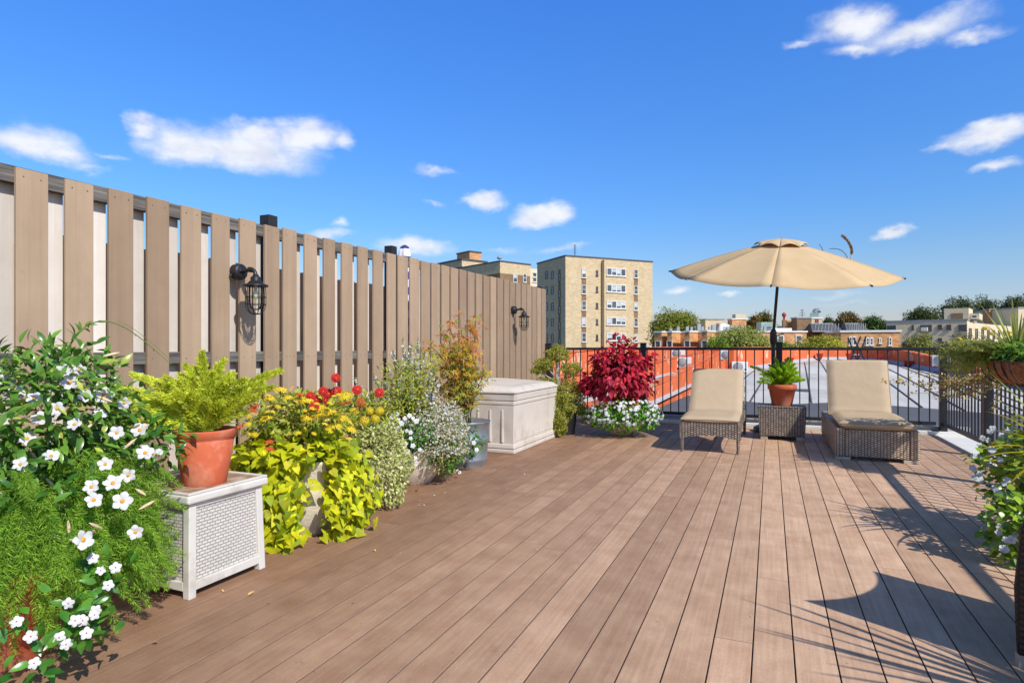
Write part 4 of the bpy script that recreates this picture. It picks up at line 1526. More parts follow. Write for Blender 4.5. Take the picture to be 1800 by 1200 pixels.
bush(F, (-2.50, 4.48, .26), (.12, .14, .16), 200, lt, .042, lin(40, 100, 34), lin(96, 152, 50), None, 0, .3, .7, .3, .8)
bush(F, (-2.52, 5.02, .30), (.13, .13, .14), 180, lt, .042, lin(40, 100, 34), lin(96, 152, 50), None, 0, .3, .7, .3, .8)
F.build('foliage', M['leaf'], t)
for (px, py) in [(690, 732), (700, 738), (712, 735), (720, 730), (726, 735), (700, 752), (715, 757), (695, 758), (732, 740), (682, 742), (706, 744), (670, 745), (722, 770), (712, 780), (716, 793), (730, 805), (732, 813), (712, 795), (738, 790), (726, 783), (833, 778), (838, 790), (722, 760), (808, 830), (690, 745), (698, 728)]:
    p = at(px, py, 4.72 if px < 800 else 5.35)
    link_mesh('flower', FM['vinca'], t, p, facing(p, EYEP - p, .4), random.uniform(.016, .024))
# angelonia spikes
F, FW, mbs = Foliage(), Foliage(), MB()
spikes = [(655, 655), (680, 640), (690, 610), (700, 625), (712, 612), (722, 600), (735, 590), (672, 665), (745, 640), (730, 625), (757, 650), (716, 650), (700, 650), (685, 680), (740, 665), (725, 660), (765, 640), (620, 660), (708, 590), (748, 610), (776, 660), (738, 700), (752, 690), (694, 700)]
for px, py in spikes:
    tip = at(px, py, 5.15 + random.uniform(-.15, .2))
    foot = Vector((EP.x - .05 + (tip.x - EP.x) * .35, EP.y + .08 + (tip.y - EP.y) * .35, .30))
    P = bez(foot, foot.lerp(tip, .5) + Vector((0, 0, .06)), tip, 10)
    mbs.tube(P, [.0035 - .0025 * i / 9 for i in range(10)], 5)
    Q, T, tt = along(P, .011)
    Q = np.repeat(Q, 5, 0); T = np.repeat(T, 5, 0); tt = np.repeat(tt, 5)
    k = tt < .97
    n_ = int(k.sum())
    sz = np.where(tt[k] < .6, .042, .022)
    F.put(leaf_tpl(.26, 3, .2, .35), Q[k], T[k] * .4 + rand_unit(n_) * .8, T[k] + rand_unit(n_) * .3, sz, mixc(n_, lin(126, 150, 50), lin(194, 196, 72), lin(206, 170, 66), .1))
    k = (tt > .58) & (tt < .95) & (RNG.random(len(tt)) < .40)
    n_ = int(k.sum())
    FW.put(star_tpl(5, .8), Q[k] + rand_unit(n_) * .014, rand_unit(n_), rand_unit(n_) + np.array((.5, -.5, .4)), .0135, mixc(n_, (.8, .8, .76), (.86, .86, .84), jit=.03))
cs = at(712, 676, 5.12)
bush(F, cs, (.20, .26, .20), 1100, leaf_tpl(.3, 3, .2, .3), .036, lin(126, 150, 50), lin(196, 198, 74), lin(206, 170, 66), .1, -.2, .7, .2, .7)
bush(F, at(738, 655, 5.25), (.16, .2, .22), 600, leaf_tpl(.3, 3, .2, .3), .034, lin(126, 150, 50), lin(196, 198, 74), lin(206, 170, 66), .1, -.2, .7, .2, .7)
mbs.build('stem', M['stem'], t)
F.build('spike_leaf', M['leaf'], t)
FW.build('flower_spike', M['leaf'], t)

# ---- F. maple in a galvanised bucket
FP = Vector((-2.75, 5.36, 0))
t = thing('potted_tree', 'young orange maple growing in a galvanised steel bucket', 'potted tree', FP)
h = .43
prof = [(.195, 0), (.198, .008), (.205, .05), (.209, .055), (.211, .075), (.209, .08), (.222, .24), (.228, .245), (.230, .275), (.227, .28), (.238, h - .012), (.246, h - .006), (.246, h), (.236, h), (.228, h - .1), (.226, h - .12)]
MB().lathe(FP, prof, 48).build('bucket', M['galvanised'], t)
MB().lathe(FP, [(.226, h - .11), (.1, h - .09), (0, h - .085)], 24).build('soil', M['soil'], t)
F, mbs = Foliage(), MB()
mt = maple_tpl()
tops = [(752, 605), (765, 590), (778, 580), (790, 572), (812, 560), (830, 562), (846, 580), (850, 610), (838, 600), (822, 590), (800, 600), (785, 612), (770, 625), (760, 645), (842, 635), (858, 650), (830, 640), (815, 625), (800, 640), (790, 655), (775, 640), (820, 665), (808, 680), (835, 690), (795, 690), (780, 700), (850, 690), (812, 700), (865, 655), (755, 668), (770, 680), (843, 560), (818, 610), (835, 715), (800, 660), (825, 650), (792, 630), (808, 615)]
for i, (px, py) in enumerate(tops):
    tip = at(px - 4, py - 4, 5.98 + random.uniform(-.22, .28))
    foot = FP + Vector((random.uniform(-.05, .05), random.uniform(-.05, .05), .33))
    P = bez(foot, Vector((foot.x + (tip.x - foot.x) * .25, foot.y + (tip.y - foot.y) * .25, max(foot.z + .1, .35 + (tip.z - .3) * .75))), tip, 12)
    mbs.tube(P, [.007 - .0055 * k / 11 for k in range(12)] if i % 4 == 0 else [.0035 - .0025 * k / 11 for k in range(12)], 6)
    Q, T, tt = along(P, .013)
    k = (tt > .45) & (RNG.random(len(tt)) < .58)
    Q = np.repeat(Q[k], 2, 0)
    n_ = len(Q)
    hi = np.clip((Q[:, 2:3] - .75) / .6, 0, 1) + RNG.normal(size=(n_, 1)) * .22
    tint = np.where(hi > .62, np.array(lin(204, 138, 66)), np.where(hi > .15, np.array(lin(206, 166, 52)), np.array(lin(158, 156, 58))))
    pick = RNG.random((n_, 1))
    tint = np.where(pick < .22, np.array(lin(150, 162, 54)), np.where(pick > .9, np.array(lin(196, 110, 60)), tint)) * (1 + .15 * RNG.normal(size=(n_, 1)))
    F.put(mt, Q + RNG.normal(size=(n_, 3)) * .045, RNG.normal(size=(n_, 3)) * .7 + np.array((.2, -.2, -.5)), np.array((.45, -.35, .6)) + RNG.normal(size=(n_, 3)) * .35, .048 * (.6 + .6 * RNG.random(n_)), tint.clip(.005, 1))
mbs.build('trunk', M['bark'], t)
F.build('foliage', M['leaf'], t)

# ------------------------------------------------------------------ deck box
DX0, DX1, DY0, DY1 = -3.27, -2.535, 6.08, 7.51
t = thing('deck_box', 'beige resin deck storage box with domed lid against the fence', 'storage box', ((DX0 + DX1) / 2, (DY0 + DY1) / 2, 0))


def ring_box(mb, x0, x1, y0, y1, z0, z1, e0=0, e1=0):
    mb.hexa([(x0 - e0, y0 - e0, z0), (x1 + e0, y0 - e0, z0), (x1 + e0, y1 + e0, z0), (x0 - e0, y1 + e0, z0)], [(x0 - e1, y0 - e1, z1), (x1 + e1, y0 - e1, z1), (x1 + e1, y1 + e1, z1), (x0 - e1, y1 + e1, z1)])


mb = MB()
ring_box(mb, DX0, DX1, DY0, DY1, 0, .045, .006, .006)
ring_box(mb, DX0, DX1, DY0, DY1, .05, .105, .004, -.004)
mb.build('base', M['deck_box'], t, bevel=.012, segs=3)
mb = MB()
ring_box(mb, DX0, DX1, DY0, DY1, .105, .515, -.016, -.005)
# raised ribs on the end panel and shallow flutes on the long side
for xx in (-3.12, -2.98, -2.835, -2.69):
    mb.box(xx, xx + .022, DY0 + .0, DY0 + .02, .115, .47)
for k in range(24):
    yy = DY0 + .09 + k * .054
    mb.box(DX1 - .02, DX1 - .0095, yy, yy + .03, .13, .485)
mb.build('body', M['deck_box'], t, bevel=.008, segs=3)
mb = MB()
ring_box(mb, DX0, DX1, DY0, DY1, .519, .562, -.002, -.001)
ring_box(mb, DX0, DX1, DY0, DY1, .566, .642, -.001, .003)
mb.build('band', M['deck_box'], t, bevel=.01, segs=3)
mb = MB()
P = []
nx, ny = 16, 24
lx0, lx1, ly0, ly1 = DX0 - .004, DX1 + .012, DY0 - .012, DY1 + .012
for i in range(ny + 1):
    row = []
    for j in range(nx + 1):
        u, v = j / nx, i / ny
        ee = min(min(u, 1 - u) * (lx1 - lx0), min(v, 1 - v) * (ly1 - ly0))
        edge = .036 * (1 - math.exp(-ee / .016))
        crown = .075 * (1 - u) ** .6 * math.sin(PI * (.06 + .88 * v)) ** .5 * min(1, ee / .05)
        dish = -.010 * (1 if .16 < u < .86 and .1 < v < .9 else 0)
        row.append((lx0 + (lx1 - lx0) * u, ly0 + (ly1 - ly0) * v, .662 + edge + crown + dish))
    P.append(row)
mb.grid(P)
k = [P[0][j] for j in range(nx + 1)] + [P[i][nx] for i in range(1, ny + 1)] + [P[ny][j] for j in range(nx - 1, -1, -1)] + [P[i][0] for i in range(ny - 1, 0, -1)]
lo = [(p[0], p[1], .648) for p in k]
m_ = len(k)
mb.add(k + lo, [(i, m_ + i, m_ + (i + 1) % m_, (i + 1) % m_) for i in range(m_)], 0, False)
mb.add(lo, [tuple(range(m_ - 1, -1, -1))])
mb.build('lid', M['deck_box'], t)
mb = MB().box(DX0 + .03, DX1 - .02, DY0 + .03, DY1 - .03, .60, .655)
mb.build('liner', M['dark_pot'], t)

# ------------------------------------------------------------------ H. juniper
JP = Vector((-2.60, 7.80, 0))
t = thing('potted_juniper', 'cloud pruned juniper spilling from a dark pot between the deck box and the red coleus', 'potted tree', JP)
MB().lathe(JP + Vector((.05, 0, 0)), [(.15, 0), (.155, .01), (.20, .38), (.212, .39), (.212, .43), (.195, .43), (.185, .38)], 32).build('pot', M['dark_pot'], t)
F, mbs = Foliage(), MB()
jt = quad_tpl(.5)
dJ = 8.15


def pad(px, py, rx, rz, n_, d=dJ, ry=None):
    c = at(px, py, d)
    s_ = d / FOC
    bush(F, c, (rx * s_ * 1.42, (ry or rx) * s_ * 1.1, rz * s_ * 1.25), int(n_ * 3.4), jt, .027, lin(128, 140, 50), lin(200, 198, 86), lin(216, 206, 114), .18, -.15, .8, .45, .6, .26, .02)
    return c


pads = [pad(981, 622, 14, 11, 500), pad(957, 640, 12, 8, 380), pad(1003, 648, 13, 8, 360), pad(946, 651, 8, 5, 160), pad(962, 680, 16, 12, 500), pad(1000, 686, 18, 15, 800), pad(985, 712, 17, 20, 900, 7.95), pad(1012, 704, 11, 13, 360), pad(984, 746, 9, 16, 650, 7.82), pad(966, 700, 16, 16, 500, 8.15), pad(1022, 722, 15, 6, 260), pad(1041, 738, 14, 6, 240, 8.1)]
F.build('foliage', M['needle'], t)
trunk = [JP + Vector((0, 0, .4)), at(986, 690, dJ), at(978, 660, dJ), at(980, 640, dJ), at(981, 618, dJ)]
mbs.tube(trunk, [.035, .032, .028, .022, .010], 8)
for c in pads[0:6]:
    mbs.tube([trunk[1].lerp(trunk[2], random.random()), Vector(c)], [.016, .007], 6)
mbs.build('trunk', M['bark_grey'], t)

# ------------------------------------------------------------------ I. coleus and impatiens bowl
KP = Vector((-1.80, 7.98, 0))
t = thing('potted_plant', 'low stone bowl of crimson coleus above a skirt of white impatiens', 'potted plant', KP)
MB().lathe(KP, [(.10, 0), (.12, .012), (.20, .06), (.27, .13), (.31, .19), (.315, .205), (.29, .205), (.27, .17)], 40).build('pot', M['stone_pot'], t)
MB().lathe(KP, [(.27, .175), (0, .2)], 24).build('soil', M['soil'], t)
F = Foliage()
ct = leaf_tpl(.58, 5, .22, .35, .75, wave=.02)
cm1, cm2, cm3 = lin(146, 24, 50), lin(194, 38, 68), lin(220, 50, 60)
bush(F, (KP.x - .02, KP.y, .88), (.37, .40, .33), 980, ct, .084, cm1, cm2, cm3, .25, .55, .45, .5, .7, .26)
bush(F, (KP.x - .06, KP.y, .68), (.46, .44, .22), 640, ct, .088, cm1, cm2, lin(196, 92, 70), .14, .7, .45, .5, .7, .12)
bush(F, (KP.x + .02, KP.y, .86), (.18, .2, .22), 300, ct, .085, lin(80, 10, 26), cm1, None, 0, .5, .5, .2, .7)
cl = at(1030, 668, 8.0)
bush(F, cl, (.08, .08, .12), 40, ct, .09, cm1, cm2, None, 0, .2, .5, .3, .7)
F.build('foliage', M['leaf'], t)
mbs = MB()
for k in range(16):
    a = k * 2.4
    mbs.tube([KP + Vector((.05 * math.cos(a), .05 * math.sin(a), .19)), KP + Vector((.2 * math.cos(a), .2 * math.sin(a), .85 + .1 * math.sin(k)))], [.008, .004], 6)
mbs.build('stem', M['stem'], t)
F = Foliage()
p, u = bush(F, (KP.x + .02, KP.y - .04, .27), (.49, .46, .22), 2200, lt, .050, lin(64, 130, 36), lin(136, 186, 62), None, 0, .25, .7, .45, .8, .12, .05)
F.build('impatiens_leaf', M['leaf'], t)
k, more = 0, []
for q in range(1800):
    th, ph = random.uniform(0, 6.28), random.uniform(-.35, 1.0)
    d = Vector((math.cos(th) * math.cos(ph), math.sin(th) * math.cos(ph), math.sin(ph)))
    p = Vector((KP.x + .02 + d.x * .52, KP.y - .04 + d.y * .49, .27 + d.z * .245))
    if (EYEP - p).normalized().dot(d) < .05 or p.z < .08: continue
    if k < 92: link_mesh('flower', FM['impatiens'], t, p, facing(p, d, .25), random.uniform(.019, .026))
    else: more.append(((p.x, p.y, p.z), tuple(facing(p, d, .25))))
    k += 1
    if k >= 190: break
F = Foliage()
F.put(star_tpl(5, 1.0), [q[0] for q in more], rand_unit(len(more)), [q[1] for q in more], .018, (.62, .62, .60))
F.build('blossom', M['leaf'], t)['kind'] = 'stuff'

# ------------------------------------------------------------------ right side planters
# coir trough hooked on the right railing
Y0P, Y1P, XP, ZP = 5.88, 6.64, 1.87, 1.035
t = thing('coir_planter', 'coir lined trough of spiky grass and yellow lantana on the right railing', 'planter', (XP, 6.26, ZP - .2))
P = []
for i in range(21):
    y = Y0P + (Y1P - Y0P) * i / 20
    e = math.sqrt(max(0, 1 - (abs(i - 10) / 10.0) ** 5)) * .85 + .15
    row = []
    for j in range(17):
        a = PI + PI * j / 16
        row.append((XP + (.15 * math.cos(a) * e) + .006 * math.sin(i * 1.7 + j * 2.3), y, ZP + .19 * math.sin(a) * e + .008 * math.cos(i * 2.1 + j * 1.3)))
    P.append(row)
MB().grid(P).build('coir_liner', M['coir'], t, solid=.022)
mb = MB()
for y in (Y0P + .02, Y0P + .2, Y0P + .38, Y0P + .56, Y1P - .02):
    mb.tube([(XP + .166 * math.cos(PI + PI * j / 12), y, ZP + .206 * math.sin(PI + PI * j / 12)) for j in range(13)], .005, 6)
for xx in (XP - .165, XP + .165):
    mb.tube([(xx, Y0P, ZP + .004), (xx, Y1P, ZP + .004)], .006, 6)
for y in (Y0P + .15, Y1P - .15):
    mb.tube([(XP + .165, y, ZP + .004), (RX + .01, y, ZP + .10), (RX + .03, y, ZP + .118), (RX + .07, y, ZP + .10)], .005, 6)
mb.build('wire_frame', M['black'], t)
MB().box(XP - .13, XP + .13, Y0P + .05, Y1P - .05, ZP - .03, ZP - .015).build('soil', M['soil'], t)
F = Foliage()
bush(F, (XP, 6.24, ZP + .07), (.20, .40, .10), 1300, lt, .05, lin(66, 126, 40), lin(150, 188, 66), None, 0, .1, .8, .2, .8)
F.build('foliage', M['leaf'], t)
F = Foliage()
roots, ends = [], []
for k in range(120):
    y = random.uniform(6.25, 6.62)
    roots.append((XP + random.uniform(-.12, .05), y, ZP + .02))
    ends.append((XP - random.uniform(.14, .50), y + random.uniform(-.1, .22), ZP + random.uniform(-.13, .17)))
needle_stems(F, roots, ends, .08, 5, .026, lin(140, 154, 66), lin(204, 206, 120), .18, .020)
F.build('dry_grass', M['needle'], t)


def strap(F, a, b, sag, w, c1, c2, n=9):
    """One strap leaf as a folded ribbon."""
    a, b = Vector(a), Vector(b)
    P = bez(a, (a + b) * .5 + Vector((0, 0, sag)), b, n)
    d = (b - a).normalized()
    side = d.cross(Vector((0, 0, 1))).normalized()
    vs, fs = [], []
    for i, p in enumerate(P):
        k = i / (n - 1)
        ww = w * (1 - k ** 2.5) * (.6 + .4 * min(1, k * 4))
        vs += [p - side * ww + Vector((0, 0, ww * .5)), p, p + side * ww + Vector((0, 0, ww * .5))]
    for i in range(n - 1):
        for j in range(2):
            fs.append((i * 3 + j, i * 3 + j + 1, (i + 1) * 3 + j + 1, (i + 1) * 3 + j))
    # strap() is called in world axes: axis +Y, up +Z
    F.put((np.array([tuple(v) for v in vs]), fs), [(0, 0, 0)], (0, 1, 0), (0, 0, 1), 1, mixc(1, c1, c2))


F = Foliage()
ctr = Vector((XP - .02, 6.22, ZP))
for k in range(58):
    az = random.uniform(0, 6.28)
    el = random.uniform(.40, 1.35)
    L = random.uniform(.36, .58)
    d = Vector((math.cos(az) * math.cos(el), math.sin(az) * math.cos(el), math.sin(el)))
    strap(F, ctr + d * .02, ctr + d * L - Vector((0, 0, .06 * (1 - math.sin(el)))), .04, .0105, lin(128, 148, 50), lin(210, 204, 120))
F.build('spiky_grass', M['leaf'], t)
for px, py in ((1732, 578), (1742, 587), (1686, 596), (1774, 585), (1784, 585), (1770, 588), (1798, 583), (1697, 602), (1775, 602), (1790, 612)):
    p = at(px, py, 5.35 if px > 1700 else 5.6)
    link_mesh('flower', FM['yellow'], t, p, facing(p, (0, 0, 1), .4), random.uniform(.026, .033))
    MB().tube([p, p.lerp(ctr, .5) + Vector((0, 0, .02))], .0015, 5).build('stem', M['stem'], t)
for px, py in ((1788, 625), (1772, 612), (1760, 620)):
    p = at(px, py, 5.25)
    link_mesh('flower', FM['impatiens'], t, p, facing(p, EYEP - p, .4), .022)
F, mbs = Foliage(), MB()      # trailing stems swinging out to the side
tr = [(1745, 655, 1550, 668), (1740, 662, 1590, 690), (1750, 660, 1612, 676), (1735, 658, 1570, 672), (1748, 664, 1640, 700), (1738, 652, 1600, 655), (1742, 660, 1622, 668), (1755, 668, 1690, 700), (1758, 668, 1742, 725), (1736, 665, 1650, 690), (1730, 660, 1630, 680), (1745, 655, 1660, 662), (1735, 668, 1668, 696)]
for x0_, y0_, x1_, y1_ in tr:
    a, b = at(x0_, y0_, 5.6), at(x1_, y1_, 6.0)
    P = bez(a, (a + b) * .5 + Vector((0, 0, -.10)), b, 14)
    mbs.tube(P, [.003 - .0018 * i / 13 for i in range(14)], 5)
    Q, T, tt = along(P, .013)
    k = RNG.random(len(Q)) < .9 - .55 * tt
    Q = np.repeat(Q[k], 2, 0)
    n_ = len(Q)
    F.put(leaf_tpl(.7, 3, .2, .2), Q + RNG.normal(size=(n_, 3)) * .014, RNG.normal(size=(n_, 3)), np.array((.3, -.5, .5)) + RNG.normal(size=(n_, 3)) * .3, .026, mixc(n_, lin(120, 120, 58), lin(188, 168, 96), lin(216, 190, 120), .25))
tv = mbs.build('trailing_stem', M['dead_leaf'], t)
F.build('trailing_leaf', M['leaf'], tv)
for px, py in ((1552, 666), (1582, 667), (1600, 664), (1603, 690)):
    p = at(px, py, 5.97)
    link_mesh('bud', FM['yellow'], tv, p, (.2, -.6, .7), .015 if px != 1582 else .025)

# deck planter with white flowers and strap leaves
QP = Vector((1.58, 4.42, 0))
t = thing('potted_plant', 'white geraniums with long yellow green strap leaves in a dark pot by the right railing', 'potted plant', QP)
MB().lathe(QP, [(.17, 0), (.175, .01), (.23, .30), (.245, .31), (.245, .36), (.225, .36), (.21, .3)], 36).build('pot', M['dark_pot'], t)
MB().lathe(QP, [(.222, .325), (0, .34)], 24).build('soil', M['soil'], t)
F = Foliage()
gt = leaf_tpl(.8, 4, .12, .2, .7)
bush(F, (1.55, 4.45, .42), (.40, .42, .29), 2200, gt, .048, lin(104, 146, 40), lin(186, 202, 60), lin(214, 198, 50), .18, .1, .8, .35, .8, .15, .02)
bush(F, (1.44, 4.30, .20), (.20, .24, .2), 600, gt, .046, lin(80, 128, 36), lin(150, 182, 56), None, 0, .2, .8, .35, .8, .15, .02)
bush(F, at(1778, 925, 3.22), (.13, .15, .20), 420, gt, .044, lin(88, 134, 38), lin(160, 188, 58), None, 0, .2, .8, .3, .8, .15, .01)
F.build('foliage', M['leaf_gloss'], t)
for px, py, d in [(1745, 753, 3.75), (1760, 764, 3.7), (1737, 773, 3.7), (1722, 782, 3.65), (1768, 760, 3.7), (1712, 800, 3.6), (1710, 822, 3.55), (1713, 838, 3.5), (1722, 832, 3.5), (1758, 808, 3.5), (1783, 823, 3.5), (1765, 850, 3.35), (1770, 843, 3.35), (1750, 858, 3.35), (1755, 866, 3.3), (1782, 871, 3.25), (1775, 877, 3.25), (1758, 898, 3.2), (1762, 905, 3.2), (1755, 912, 3.2), (1768, 903, 3.2), (1758, 925, 3.15), (1756, 935, 3.15), (1783, 940, 3.15), (1778, 948, 3.1), (1768, 948, 3.1), (1765, 964, 3.05), (1722, 842, 3.5), (1727, 770, 3.7), (1775, 755, 3.75), (1790, 892, 3.2), (1740, 758, 3.75), (1744, 790, 3.5), (1762, 880, 3.3)]:
    p = at(px, py, d)
    link_mesh('flower', FM['geranium'], t, p, facing(p, EYEP - p, .4), random.uniform(.016, .023))
F = Foliage()
c0 = QP + Vector((-.02, -.03, .46))
for px, py, d, sg in ((1716, 792, 3.35, .14), (1716, 808, 3.3, .12), (1742, 756, 3.4, .10), (1728, 722, 3.5, .12), (1768, 858, 3.1, .16), (1775, 742, 3.2, .2), (1750, 700, 3.7, .05)):
    strap(F, c0, at(px, py, d), sg, .015, lin(150, 150, 34), lin(206, 192, 60), 12)
for k in range(20):
    az = random.uniform(0, 6.28); el = random.uniform(.35, 1.3); L = random.uniform(.4, .7)
    d = Vector((math.cos(az) * math.cos(el), math.sin(az) * math.cos(el), math.sin(el)))
    strap(F, c0, c0 + d * L, .08, .013, lin(110, 134, 40), lin(186, 180, 60), 10)
F.build('strap_leaf', M['leaf'], t)

# dark wicker armchair, mostly past the right edge of the photo
cA, cB = Vector((.805, 2.72, 0)), Vector((1.12, 3.21, 0))          # front legs
bk = Vector((.52, -.30, 0))                                          # towards the back of the seat
t = thing('wicker_armchair', 'dark brown wicker armchair cut off by the right edge in front of the white flowers', 'armchair', (cA + cB) * .5 + bk * .5)
sd = (cB - cA).normalized()


def side_of(c, inward):
    P = []
    prof = [(0, .05), (-.012, .30), (0.01, .52), (.05, .585), (.25, .61), (.6, .63), (.8, .80), (.88, 1.0)]
    return prof


for c, sgn in ((cA, 1), (cB, -1)):
    th = sd * .055 * sgn
    pr = [(.0, .04), (-.015, .28), (.015, .50), (.07, .575), (.14, .60), (.62, .62), (.68, .62), (.66, .04)]
    o0 = [c + bk * a + Vector((0, 0, z)) for a, z in pr]
    o1 = [p + th for p in o0]
    n_ = len(pr)
    mb = MB()
    mb.add(o0 + o1, [tuple(range(n_)), tuple(range(2 * n_ - 1, n_ - 1, -1))] + [(i, n_ + i, n_ + (i + 1) % n_, (i + 1) % n_) for i in range(n_)])
    bmx = mb.build('side_panel', M['wicker_dark'], t, bevel=.015, segs=3)
    for a in (0.03, .62):
        q = c + bk * a + th * .5
        MB().box(q.x - .022, q.x + .022, q.y - .022, q.y + .022, 0, .045).build('foot', M['foot'], t)
mb = MB()
a_, b_ = cA + sd * .056, cB - sd * .056
mb.hexa([a_ + Vector((0, 0, .10)), a_ + bk * .64 + Vector((0, 0, .10)), b_ + bk * .64 + Vector((0, 0, .10)), b_ + Vector((0, 0, .10))],
        [a_ + Vector((0, 0, .36)), a_ + bk * .64 + Vector((0, 0, .36)), b_ + bk * .64 + Vector((0, 0, .36)), b_ + Vector((0, 0, .36))])
mb.build('seat', M['wicker_dark'], t, bevel=.01)
mb = MB()
n_ = 14
fr, bc = [], []
for i in range(n_ + 1):
    u = i / n_
    zt = .93 + .10 * abs(2 * u - 1) ** 2.2
    p = (cA - sd * .03).lerp(cB + sd * .03, u) + bk * (.58)
    fr.append((p + Vector((0, 0, .36)), p + bk * .14 + Vector((0, 0, zt))))
    bc.append((p + bk * .08 + Vector((0, 0, .36)), p + bk * .21 + Vector((0, 0, zt))))
for i in range(n_):
    mb.hexa([fr[i][0], fr[i + 1][0], bc[i + 1][0], bc[i][0]], [fr[i][1], fr[i + 1][1], bc[i + 1][1], bc[i][1]])
mb.build('backrest', M['wicker_dark'], t)

# spiky plant in a pot beside the chair: past the right edge, its shadow falls on the deck
SP = Vector((1.62, 2.06, 0))
t = thing('potted_plant', 'spiky dracaena whose blade shadows fall across the near deck boards', 'potted plant', SP)
MB().lathe(SP, [(.17, 0), (.175, .01), (.23, .50), (.245, .52), (.245, .57), (.225, .57), (.21, .5)], 36).build('pot', M['dark_pot'], t)
MB().lathe(SP, [(.222, .53), (0, .55)], 24).build('soil', M['soil'], t)
F = Foliage()
for k in range(60):
    az = random.uniform(0, 6.28); el = random.uniform(.25, 1.3); L = random.uniform(.6, .95)
    d = Vector((math.cos(az) * math.cos(el), math.sin(az) * math.cos(el), math.sin(el)))
    strap(F, SP + Vector((0, 0, .6)), SP + Vector((0, 0, .6)) + d * L, .06, .014, lin(90, 120, 40), lin(160, 160, 60), 10)
F.build('strap_leaf', M['leaf'], t)

# ------------------------------------------------------------------ fallen leaves
for px, py, lab, mt_, s in ((269, 1131, 'curled tan fallen leaf on the deck nearest the camera', 'dead_leaf', .03), (435, 1048, 'tan fallen leaf on the deck just right of the white box corner', 'dead_leaf', .036),
                            (393, 1041, 'tiny tan fallen leaf on the deck close to the white box front', 'dead_leaf', .018), (730, 863, 'yellow fallen leaf on the deck in front of the cast bowl', 'dead_leaf_yellow', .05),
                            (802, 829, 'white fallen petal on the deck in front of the bucket', 'petal_white', .04), (1035, 811, 'pale fallen leaf in the middle of the deck right of the deck box', 'dead_leaf', .03),
                            (1337, 853, 'tan fallen leaf in a board gap in front of the wicker table', 'dead_leaf', .024), (660, 970, 'small brown fallen leaf on the open left deck boards', 'dead_leaf', .02)):
    p = at(px, py, EYE * FOC / (py - HOR))
    t = Foliage()
    a = random.uniform(0, 6.28)
    t.put(leaf_tpl(.6, 4, .5, -.35), [(p.x, p.y, .004)], (math.cos(a), math.sin(a), .05), (0, 0, 1), s, (1, 1, 1))
    tag(t.build('fallen_leaf', M[mt_]), lab, 'leaf', 'fallen leaves on the deck')

for k in range(14):
    q = Vector((random.uniform(-2.3, .3), random.uniform(2.2, 6.5), .004))
    F = Foliage()
    a = random.uniform(0, 6.28)
    F.put(leaf_tpl(.6, 4, .5, -.35), [tuple(q)], (math.cos(a), math.sin(a), .05), (0, 0, 1), random.uniform(.008, .016), (1, 1, 1))
    tag(F.build('fallen_leaf', M['dead_leaf']), 'tiny pale dry leaf fragment lying on the open deck boards', 'leaf', 'tiny dry fragments scattered over the deck')

for k in range(12):
    q = Vector((random.uniform(-2.5, -1.7), random.uniform(2.6, 5.6), .004))
    F = Foliage()
    a = random.uniform(0, 6.28)
    F.put(leaf_tpl(.8, 4, .4, -.3), [tuple(q)], (math.cos(a), math.sin(a), .05), (0, 0, 1), random.uniform(.010, .018), (1, 1, 1))
    tag(F.build('fallen_petal', M['petal_white']), 'small white fallen petal on the deck in front of the flower pots', 'petal', 'white petals scattered by the flower pots')

# ------------------------------------------------------------------ the low roofs beyond the railing
base = [(1290, 657, 34), (1330, 649, 38), (1385, 639, 45), (1440, 633, 50), (1500, 632, 50), (1560, 637, 47), (1600, 645, 42), (1660, 656, 35), (1730, 673, 28), (1800, 692, 24), (1900, 725, 19)]
topy = [612, 611, 611.5, 612, 612, 613.5, 619, 633, 652, 671, 700]
XA = -3.75


def on_x(X, Y, z): return Vector((X, Y, z))


t = thing('low_roof', 'long flat silver roof with a dark near strip just below the railing', 'roof', (6, 24, -1))
farpts = [at(*b) for b in base]
near = []
mb = MB()
rk = random.Random(2)
ptsL = [Vector((XA, 10.2, -.78)), Vector((XA, 20.5, -.74)), farpts[0].copy()]
cols = len(farpts)
NR = 7
rows = []
for i, fp in enumerate(farpts):
    # march each far point back toward the deck edge
    x_near = XA + (13.0 - XA) * (i / (cols - 1)) ** 1.0
    n0 = Vector((x_near, 10.0, -.78 if i < 9 else -.8))
    mid = Vector((x_near + (fp.x - x_near) * .42, 23.2 + .7 * math.sin(i * 2.1) + (1.6 if i in (0, 3, 6) else 0) - .35 * i, -.70))
    rows.append((n0, mid, fp))
dk, sv = [], []
for (n0, mid, fp) in rows:
    dk.append([n0.lerp(mid, k / 4) for k in range(5)])
    sv.append([mid.lerp(fp, k / 6) + Vector((0, 0, .10 * math.sin(PI * k / 6))) for k in range(7)])
mb.grid(dk, 1)
mb.grid(sv, 0)
mb.build('roof_sheet', [M['silver_roof'], M['dark_roof']], t)
for i in range(1, len(sv) - 1):
    for f_ in (.0, .5):
        path = [a.lerp(b, f_) + Vector((0, 0, .006)) for a, b in zip(sv[i], sv[i + 1])]
        MB().tube(path, .032, 5).build('seam', M['dark_roof'], t)
mb = MB()
for a, b in zip(range(cols - 1), range(1, cols)):
    p0, p1 = farpts[a], farpts[b]
    q0, q1 = at(base[a][0], topy[a], base[a][2]), at(base[b][0], topy[b], base[b][2])
    d = (p1 - p0); nn = Vector((-d.y, d.x, 0)).normalized() * .3
    lo = Vector((0, 0, -.5))
    mb.hexa([p0 + lo, p1 + lo, p1 + nn + lo, p0 + nn + lo], [q0, q1, q1 + nn, q0 + nn])
mb.build('parapet', M['orange_wall'], t)
mb = MB()
